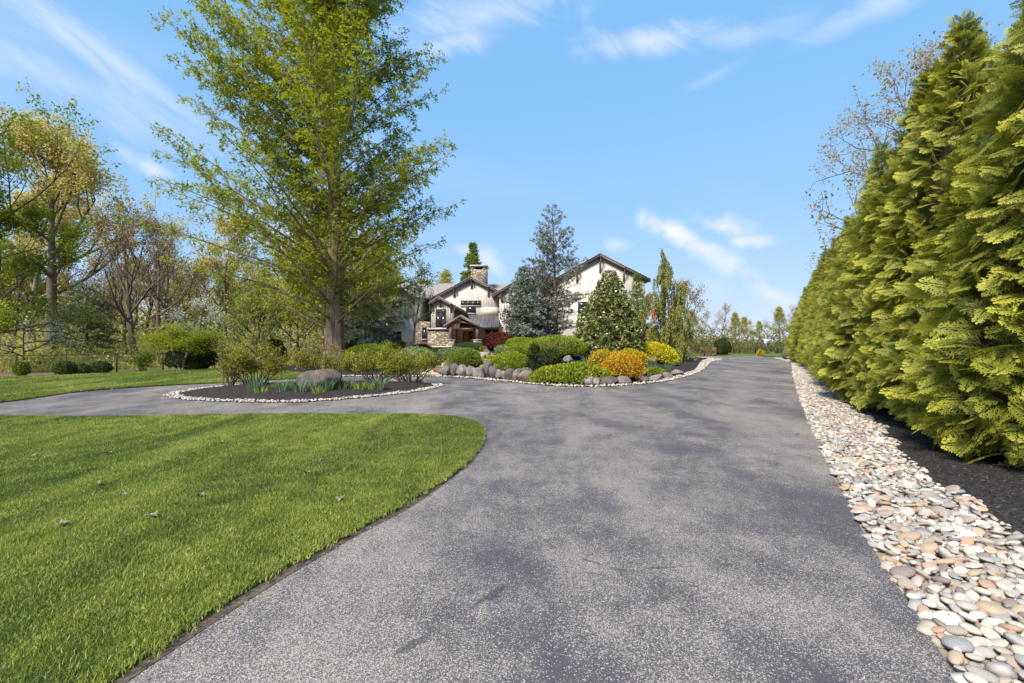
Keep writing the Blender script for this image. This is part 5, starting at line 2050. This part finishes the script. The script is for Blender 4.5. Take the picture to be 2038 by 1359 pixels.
tree('slim grey-trunked birch in front of the house wing', 822, 35.0, 6.6, .11, 1.7, 'spring_leaf', 'pale_bark', 1700, .13, 81, 'birch_tree', None, z=1.0, first=.22, nlimb=13, el=(25, 65), lw=.6)
tree('russet-leaved tree rising behind the hedge', 1862, 25.0, 15.6, .30, 5.6, 'russet_leaf', 'brown_bark', 13000, .15, 82, 'russet_tree', None, first=.34, nlimb=15, bias=(-.35, 0), el=(15, 65), kids_=(6, 5))
tree('small tree with dark open crown beside the weeping cedar', 1372, 47.0, 7.4, .10, 2.2, 'russet_leaf', 'brown_bark', 1100, .22, 83, 'small_tree', None, first=.45, nlimb=9, z=0)


def japanese_maple():
    rng = np.random.default_rng(91)
    x, y = gp(350, 739)
    y += .4
    T = thing('japanese_maple', 'rounded green maple with two pale stems at the lawn edge', 'tree', (x, y, 0))
    st, lf = MB(), MB()
    P = []
    for s, tx in ((-1, -.75), (1, 1.25)):
        a = limb(rng, (s * .05, 0, -.05), (s * .36, 0, 1), 1.75, 5, .06)
        st.tube(a, np.linspace(.075, .05, 6), 7)
        for k in range(16):
            q, dd = along(a, rng.uniform(.6, 1))
            b = limb(rng, q, (tx * rng.uniform(-.3, 1.3) + rng.normal(0, .4), rng.normal(0, .8), rng.uniform(.35, 1.1)), rng.uniform(.8, 1.7), 5, .12, 0, .10)
            st.tube(b, np.linspace(.03, .008, 6), 4)
            for u in (.5, .7, .85, 1):
                P.append(along(b, u)[0])
    P = np.array(P)
    # flat layered pads of leaves
    n = 13000
    i = rng.integers(0, len(P), n)
    Q = P[i] + rng.normal(0, 1, (n, 3)) * [.36, .36, .11]
    lf.leaves(Q, nrm(rng.normal(0, 1, (n, 3)) * [1, 1, .3] + [0, 0, -.2]), rng.normal(0, .4, (n, 3)) + [0, 0, 1], rng.uniform(.07, .14, n), rng.uniform(.04, .07, n), .05)
    tree_parts(T, st, lf, 'pale_bark', 'maple_leaf')


japanese_maple()

# the wood behind: separate trees, none told from the next
def wood():
    rng = random.Random(7)
    kinds = []
    for k, (leaf, nleaf, H, reach, ll) in enumerate((('olive_leaf', 8000, 14, 4.0, .30), ('russet_leaf', 2200, 13, 4.0, .22), ('bronze_leaf', 7000, 16, 4.4, .30), ('spring_leaf', 8000, 11, 3.6, .30))):
        r = np.random.default_rng(300 + k)
        st, lf = decid(r, H, .24, reach, nleaf, ll, first=.28, nlimb=11, el=(30, 70), kids_=(5, 4))
        T = thing('woodland_tree', 'slender spring tree standing in the wood behind the lawn', 'tree', (0, 0, 0), 'trees of the wood behind the lawn')
        kinds.append((T, tree_parts(T, st, lf, 'grey_bark' if k % 2 else 'brown_bark', leaf)))
    used = [False] * 4
    spots = []
    for k in range(46):
        d = rng.uniform(44, 78)
        px = -60 + (760 + 60) * (k + rng.random()) / 46
        spots.append((px, d))
    for i, (px, d) in enumerate(spots):
        q = rng.choice((0, 1, 1, 1, 2, 3))
        if px > 520:
            q = rng.choice((0, 1, 2, 3))
        T, ch = kinds[q]
        if used[q]:
            T = copy_tree(T, ch)
        used[q] = True
        T.location = (HX(px, d), d, -.06)
        T['label'] = ('olive-leaved slender tree standing in the wood behind the lawn', 'nearly bare russet-budded tree standing in the wood behind the lawn', 'bronze-leaved slender tree standing in the wood behind the lawn', 'pale green low spring tree standing in the wood behind the lawn')[q]
        T.rotation_euler = (0, 0, rng.uniform(0, 6.28))
        s = rng.uniform(.68, 1.05) * (.95 if 400 < px < 640 else 1)
        T.scale = (s, s, s * rng.uniform(.9, 1.1))
    # behind the house
    for px, d, s, q in ((770, 70, .95, 3), (835, 72, .95, 3), (880, 74, .90, 0), (915, 70, .82, 3), (985, 75, .72, 0), (720, 66, .9, 0)):
        T = copy_tree(*kinds[q])
        T.location = (HX(px, d), d, 0)
        T.rotation_euler = (0, 0, rng.uniform(0, 6.28))
        T.scale = (s, s, s)
        T['label'] = 'leafy spring tree above the house roof, ' + {720: 'nearest the fluted trunk', 770: 'over the wing gable', 835: 'over the long roof', 880: 'next to the fir', 915: 'touching the fir', 985: 'just past the chimney'}[px]
        T['group'] = 'trees behind the house'
    # beyond the end of the drive
    for px, d, s, q in ((1402, 70, .46, 1), (1437, 74, .56, 1), (1465, 72, .42, 0), (1490, 78, .40, 0), (1515, 82, .36, 0), (1552, 70, .47, 0), (1572, 76, .55, 1), (1610, 70, .5, 0), (1380, 66, .42, 0)):
        T = copy_tree(*kinds[q])
        T.location = (HX(px, d), d, -.06)
        T.rotation_euler = (0, 0, rng.uniform(0, 6.28))
        T.scale = (s, s, s)
        T['label'] = 'small open tree far beyond the drive, ' + {1380: 'behind the weeping cedar', 1402: 'above the garden chairs', 1437: 'tall, behind the dark bush', 1465: 'second past the dark bush', 1490: 'third past the dark bush', 1515: 'behind the gold pyramid', 1552: 'just past the basketball hoop', 1572: 'at the end of the hedge', 1610: 'half behind the hedge'}[px]
        T['group'] = 'trees beyond the end of the drive'


wood()


def undergrowth():
    rng = np.random.default_rng(45)
    m = MB()
    for n, p0, p1, d0, d1, h, s0, s1, fq in ((15000, -300, 470, 24.2, 33, .75, .09, .2, 1.2), (20000, -520, 860, 84, 104, 6.6, .6, 1.1, .16), (5000, 1280, 1720, 88, 104, 2.2, .5, .9, .2)):
        px = rng.uniform(p0, p1, n)
        d = rng.uniform(d0, d1, n)
        x = (px - CX) * d / F
        z = np.minimum(np.abs(rng.normal(0, .55, n)), 1.15) * h * np.maximum(1 + .8 * Wobble(rng, fq, 9)(np.column_stack([x, d, 0 * d])), .25)
        L = rng.uniform(s0, s1, n)
        P = np.column_stack([x, d, z - .05])
        if d0 < 30:
            P = P[d > np.interp(px, [-300, 0, 215, 470], [22.5, 23.0, 25.8, 29.5])]
            L = L[:len(P)]
        m.leaves(P, rng.normal(size=P.shape) + [0, 0, .2], rng.normal(size=P.shape) + [0, 0, .6], L, L * .6)
    tag(m.build('far_woods', MAT['olive_leaf']), 'hazy olive mass of leaves along the ground and behind the wood', 'woods', kind='stuff')
    n = 60000
    px = rng.uniform(-420, 770, n)
    d = 31 + 41 * rng.random(n) ** .85
    x = (px - CX) * d / F
    clump = Wobble(rng, .55, 9)(np.column_stack([x, d, 0 * d]))
    top = np.interp(d, [31, 40, 72], [1.3, 4.2, 6.5]) + np.interp(d, [31, 40], [.8, 2.8]) * clump
    z = np.minimum(np.abs(rng.normal(0, .5, n)), 1.15) * np.maximum(top, .8)
    m = MB()
    L = rng.uniform(.16, .32, n) * np.interp(d, [31, 45], [.7, 1])
    m.leaves(np.column_stack([x, d, z]), rng.normal(size=(n, 3)) + [0, 0, .2], rng.normal(size=(n, 3)) + [0, 0, .6], L, L * .55)
    tag(m.build('undergrowth', MAT['olive_leaf']), 'yellow-green undergrowth filling the wood behind the lawn', 'undergrowth', kind='stuff')
    n = 15000
    px = rng.uniform(1330, 1660, n)
    d = rng.uniform(60.8, 72, n)
    x = (px - CX) * d / F
    clump = Wobble(rng, .8, 9)(np.column_stack([x, d, 0 * d]))
    z = np.minimum(np.abs(rng.normal(0, .6, n)), 1.1) * np.maximum(2.2 + 1.3 * clump, .8)
    m = MB()
    L = rng.uniform(.16, .34, n)
    m.leaves(np.column_stack([x, d, z - .05]), rng.normal(size=(n, 3)) + [0, 0, .2], rng.normal(size=(n, 3)) + [0, 0, .6], L, L * .6)
    tag(m.build('brush', MAT['brush_leaf']), 'olive brush growing along the fence beyond the drive', 'brush', kind='stuff')


undergrowth()

# ---- island planting
AZ = 'azalea bushes on the island'
open_shrub('broad leggy azalea bush at the pale-edged tip of the island', 508, 775, 134, 92, 'azalea_leaf', 101, AZ, .8, 11000)
open_shrub('small thin azalea on bare twisted stems, outermost on the island', 458, 776, 44, 74, 'azalea_leaf', 102, AZ, .9, 1900, .5)
open_shrub('azalea bush directly behind the big brown boulder', 650, 763, 128, 74, 'azalea_leaf', 103, AZ, .5, 8000, .3)
open_shrub('brighter yellow-green azalea bush right of the boulder', 748, 765, 134, 80, 'bright_azalea_leaf', 104, AZ, .6, 8500, .3)
open_shrub('lowest yellow-green azalea bush at the house-side tip of the island', 818, 767, 128, 68, 'bright_azalea_leaf', 105, AZ, .55, 8000, .22)
boulder('large rough brown boulder in the middle of the island', 633, 785, 88, 43, 111, 'brown_boulder', .7, .25, 'boulders on the island', .02, base=(*gp(633, 786), .10))
DL = [(508, 787, 30, 0), (550, 781, 17, 1), (564, 789, 27, 0), (598, 790, 29, 0), (627, 787, 32, 0), (631, 792, 17, 1), (650, 787, 26, 0), (677, 785, 15, 1), (690, 783, 24, 0), (716, 784, 16, 1), (734, 783, 17, 1), (757, 782, 22, 0), (520, 791, 14, 1)]
DW = ['outermost large blue-green daffodil clump on the island', 'small yellow-green iris tuft under the broad azalea', 'second large blue-green daffodil clump on the island', 'blue-green daffodil clump at the pale end of the boulder', 'tall blue-green daffodil clump in front of the boulder',
      'small yellow-green iris tuft in front of the boulder', 'blue-green daffodil clump at the house end of the boulder', 'small iris tuft just past the boulder', 'dense daffodil clump just past the boulder', 'rounded pale iris tuft below the bright azalea',
      'thin upright iris tuft below the bright azalea', 'last blue-green daffodil clump towards the house tip', 'low pale tuft beside the outermost daffodil clump']
for k, ((px, py, h, q), lab) in enumerate(zip(DL, DW)):
    strap_clump(lab, px, py, h * 1.2, 120 + k, 'iris_leaf' if q else 'strap_leaf', 40 if q else 90, 'iris_tuft' if q else 'daffodil_clump', 'iris tufts on the island' if q else 'daffodil clumps on the island', z=.10)

# ---- mound planting (foot of each shrub in the picture, width and height)
CS = clipped_shrub
CS('spirea_shrub', 'largest orange spirea bush at the front of the mound', 'shrub', 1238, 757, 76, 55, 'orange_leaf', lump=.12, ll=.075, lw=.045, loose=.08, seed=1, group='spirea bushes')
CS('spirea_shrub', 'golden spirea bush behind the large orange one, towards the drive', 'shrub', 1256, 730, 62, 34, 'gold_leaf', lump=.10, ll=.08, lw=.05, loose=.08, seed=2, group='spirea bushes')
CS('spirea_shrub', 'olive-gold spirea bush behind the large orange one, under the magnolia', 'shrub', 1199, 735, 54, 38, 'gold_leaf', lump=.12, ll=.08, lw=.05, loose=.10, seed=3, group='spirea bushes')
CS('juniper_shrub', 'bright yellow sloping juniper nearest the drive', 'shrub', 1312, 725, 78, 42, 'yellow_leaf', depth=.8, lump=.07, ll=.12, lw=.06, seed=4, slope=-.22, up=.2)
CS('cypress_mound', 'wide lime-green clipped mound touching the magnolia', 'shrub', 1104, 712, 100, 42, 'lime_leaf', ll=.066, lw=.038, seed=5, group=MG)
CS('cypress_mound', 'lime-green mound highest up, beside the blue spruce', 'shrub', 1040, 700, 58, 27, 'lime_leaf', ll=.066, lw=.038, seed=6, group=MG)
CS('cypress_mound', 'small lime-green mound behind the dwarf conifer', 'shrub', 1036, 708, 44, 24, 'lime_leaf', ll=.066, lw=.038, seed=7, group=MG)
CS('cypress_mound', 'lime-green mound overhanging the boulders beside a yellow bush', 'shrub', 1015, 743, 64, 40, 'lime_leaf', ll=.066, lw=.038, seed=8, group=MG)
CS('gold_shrub', 'small yellow bush tucked against the overhanging lime mound', 'shrub', 979, 731, 28, 24, 'yellow_leaf', seed=9, group='small yellow bushes')
CS('gold_shrub', 'tiny yellow bush between the red shrub and the lime mounds', 'shrub', 1012, 699, 14, 14, 'yellow_leaf', seed=10, group='small yellow bushes')
CS('gold_shrub', 'tiny yellow bush right above the stone steps', 'shrub', 962, 703, 14, 14, 'yellow_leaf', seed=11, group='small yellow bushes')
CS('evergreen_shrub', 'rounded dark green bush right beside the dwarf conifer', 'shrub', 1098, 726, 36, 30, 'dark_green_leaf', seed=12, lump=.14)
CS('creeping_juniper', 'wide low green carpet juniper along the boulders', 'ground cover', 1138, 758, 158, 34, 'lime_leaf', depth=.5, seed=13, flat=True, lump=.08, ll=.11, lw=.06, up=.6)
CS('creeping_juniper', 'small low green carpet juniper under the drive-side daffodils', 'ground cover', 1302, 748, 54, 15, 'lime_leaf', depth=.5, seed=14, flat=True, lump=.1, ll=.10, lw=.05, up=.6)
CS('red_maple_shrub', 'low crimson laceleaf maple before the entry window', 'shrub', 993, 697, 62, 36, 'red_leaf', seed=15, lump=.16, ll=.14, lw=.07, loose=.15, up=.1)
CS('barberry_shrub', 'dark plum clipped bush below the stone wall', 'shrub', 838, 703, 38, 18, 'plum_leaf', seed=16)
CS('cypress_mound', 'large smooth green mound partly hidden by the island azaleas', 'shrub', 738, 735, 96, 46, 'lime_leaf', depth=.6, ll=.066, lw=.038, seed=17, group=MG)
CS('juniper_shrub', 'blue-green clipped mound left of the stone steps', 'shrub', 826, 726, 60, 32, 'sage_leaf', seed=18, group=MG)
CS('juniper_shrub', 'small sage mound at the top of the steps below the stone wall', 'shrub', 868, 708, 26, 14, 'sage_leaf', seed=19, group=MG)
CS('juniper_shrub', 'long sage-green mound right of the steps', 'shrub', 908, 716, 74, 24, 'sage_leaf', seed=20, group=MG, depth=.7)
CS('juniper_shrub', 'flat pale sage mound closest to the porch', 'shrub', 936, 699, 54, 16, 'sage_leaf', seed=21, group=MG)
CS('cypress_mound', 'bright green ball overhanging the boulders right of the steps', 'shrub', 924, 734, 54, 38, 'mid_green_leaf', ll=.066, lw=.038, seed=22, group=MG)
CS('gold_shrub', 'yellow-orange bush above the large hidden mound', 'shrub', 786, 706, 32, 22, 'gold_leaf', seed=23, lump=.15)
CS('evergreen_shrub', 'round green ball against the house wing base', 'shrub', 791, 695, 34, 17, 'mid_green_leaf', seed=24)
CS('evergreen_shrub', 'dark green bush right at the foot of the fluted trunk', 'shrub', 693, 708, 34, 26, 'dark_green_leaf', seed=25, lump=.15)
CS('gold_shrub', 'dull yellow bush a little beyond the foot of the fluted trunk', 'shrub', 728, 706, 32, 20, 'bright_azalea_leaf', seed=26, lump=.15)
CS('juniper_shrub', 'large rounded grey-green juniper before the house wing', 'shrub', 757, 700, 56, 55, 'grey_needle', seed=27, lump=.14, ll=.14, lw=.06, base=(HX(757, 33), 33.0, hz(HX(757, 33), 33.0)))
CS('sage_tuft', 'soft grey-green tuft below the red maple shrub', 'plant', 999, 709, 24, 18, 'sage_leaf', seed=28, lump=.1, ll=.22, lw=.02, up=.9)
CS('sage_tuft', 'soft pale tuft beside the lowest stone step', 'plant', 896, 738, 20, 18, 'sage_leaf', seed=29, lump=.1, ll=.20, lw=.018, up=.9)
CS('sage_tuft', 'small blue-grey tuft at the foot of the dwarf conifer', 'plant', 1046, 747, 16, 10, 'sage_leaf', seed=30, lump=.1, ll=.16, lw=.02, up=.9)
CS('cypress_mound', 'yellow-green mound just behind the island boulder', 'shrub', 632, 728, 42, 20, 'lime_leaf', ll=.066, lw=.038, seed=31, group=MG)
CS('juniper_shrub', 'pale blue-green mound behind the island azaleas', 'shrub', 602, 727, 40, 12, 'sage_leaf', seed=32, group=MG, base=(*gp(602, 731), 0.0))
CS('gold_shrub', 'orange-yellow low bush behind the island azaleas', 'shrub', 580, 728, 30, 14, 'gold_leaf', seed=33, base=(*gp(580, 731), 0.0))
strap_clump('daffodil clump among the gold spireas close to the big drive-side boulder', 1297, 740, 26, 141, group='daffodil clumps on the mound')
strap_clump('daffodil clump standing alone in the dark mulch nearest the drive', 1332, 738, 24, 142, group='daffodil clumps on the mound')
strap_clump('daffodil clump in the shade under the magnolia', 1168, 727, 20, 143, group='daffodil clumps on the mound')

# shrubs at the edge of the wood
CS('boxwood_shrub', 'first round boxwood of three, next to the fence post', 'shrub', 131, 745, 32, 28, 'boxwood_leaf', seed=41, group='round boxwoods at the wood edge', base=(*gp(131, 747), 0))
CS('boxwood_shrub', 'middle and smallest round boxwood of three', 'shrub', 165, 742, 28, 20, 'boxwood_leaf', seed=42, group='round boxwoods at the wood edge', base=(*gp(165, 744), 0))
CS('boxwood_shrub', 'third round boxwood of three, farthest from the fence post', 'shrub', 202, 741, 31, 24, 'boxwood_leaf', seed=43, group='round boxwoods at the wood edge', base=(*gp(202, 743), 0))
CS('arborvitae_shrub', 'small upright oval evergreen near the lawn corner', 'shrub', 43, 748, 22, 33, 'mid_green_leaf', seed=44, base=(*gp(43, 750), 0))
CS('evergreen_shrub', 'big dark yellow-flecked bush behind the two-stemmed maple', 'shrub', 392, 735, 80, 48, 'dark_green_leaf', seed=45, lump=.14, base=(*gp(384, 736), 0))
CS('evergreen_shrub', 'dark rounded evergreen beside the pale budding tree', 'shrub', 545, 725, 46, 52, 'dark_green_leaf', seed=46, lump=.15, base=(HX(545, 31), 31.0, 0))
open_shrub('young spreading evergreen bush beside the two-stemmed maple', 280, 738, 52, 44, 'mid_green_leaf', 47, None, .8, 2600, .1, 'shrub', 'yew_shrub', .09, base=(*gp(280, 739), 0))
open_shrub('brown twiggy bush behind the fence at the wood edge', 90, 735, 60, 30, 'azalea_leaf', 48, None, .8, 700, .1, 'shrub', 'twiggy_shrub', .08, base=(HX(90, 26.5), 26.5, 0))
open_shrub('grey-brown weeping twiggy bush close behind the fluted trunk', 628, 724, 62, 66, 'bronze_leaf', 49, None, .8, 420, .1, 'shrub', 'twiggy_shrub', .07, base=(HX(628, 29), 29.0, 0))
open_shrub('reddish leafing bush at the end of the far lawn', 465, 732, 80, 42, 'azalea_leaf', 50, None, .8, 2400, .1, 'shrub', 'twiggy_shrub', .10, base=(*gp(462, 733), 0))
CS('blue_shrub', 'small blue-grey conifer bush where the hedge ends', 'shrub', 1566, 713, 18, 22, 'blue_needle', seed=51, base=(*gp(1567, 716), 0), lump=.15)
CS('evergreen_shrub', 'dark green bush by the garden chairs', 'shrub', 1436, 712, 32, 32, 'dark_green_leaf', seed=52, base=(HX(1438, 56), 56.0, -.05), lump=.15)

# boulders along the foot of the mound and up the slope
BL = [(872, 749, 20, 13), (885, 750, 17, 15), (902, 750, 18, 18), (918, 751, 24, 17), (935, 753, 17, 16), (952, 755, 22, 19), (968, 754, 19, 27), (981, 757, 17, 19), (993, 759, 14, 17), (1004, 760, 13, 14), (1016, 761, 25, 19), (1030, 762, 18, 18),
      (1054, 765, 42, 17), (1086, 766, 33, 17), (1111, 767, 17, 11), (1140, 768, 27, 12), (1175, 769, 28, 14), (1192, 769, 16, 11), (1216, 769, 36, 13), (1247, 768, 28, 14), (1282, 764, 26, 11), (1310, 761, 26, 9), (1336, 756, 22, 9), (1354, 750, 24, 9)]
adj = ['grey', 'small grey', 'tan', 'broad grey', 'rounded grey', 'blue-grey', 'tall brown', 'narrow brown', 'narrow grey', 'small narrow', 'squat brown', 'dark rounded', 'long pale', 'wide brown', 'small white', 'low grey', 'dark flat', 'small dark', 'long dark', 'pale wide', 'low flat', 'flat grey', 'small flat', 'last flat']
for k, (px, py, w, h) in enumerate(BL):
    order = ['first', 'second', 'third', 'fourth', 'fifth', 'sixth', 'seventh', 'eighth', 'ninth', 'tenth', 'eleventh', 'twelfth', 'thirteenth', 'fourteenth', 'fifteenth', 'sixteenth', 'seventeenth', 'eighteenth', 'nineteenth', 'twentieth', 'twenty-first', 'twenty-second', 'twenty-third', 'twenty-fourth'][k]
    x, y = gp(px, py)
    nx = .32
    boulder(f'{adj[k]} boulder, {order} along the drive edge from the stone steps', px, py, w * 1.16, h * 1.32, 160 + k, 'brown_boulder' if k in (2, 6, 7, 10, 13, 18) else 'boulder', .8, .25, base=(x, y + nx, .02))
for k, (px, py, w, h, lab) in enumerate(((1298, 725, 33, 19, 'rounded grey-brown boulder beneath the bright yellow juniper'), (1131, 722, 21, 14, 'pale boulder under the wide lime mound'), (1132, 748, 30, 10, 'flat pale stone lying in the carpet juniper'),
                                         (1280, 750, 20, 11, 'small brown boulder touching the large orange spirea'), (968, 706, 14, 11, 'small grey boulder above the steps near the tiny yellow bush'), (958, 723, 15, 10, 'pale boulder on the slope above the bright green ball'),
                                         (978, 709, 14, 7, 'flat pale stone below the red maple shrub'), (960, 735, 16, 9, 'low tan stone on the slope over the boulder edging'))):
    boulder(lab, px, py, w, h, 200 + k, 'boulder', .8, .25, 'boulders on the mound slope')
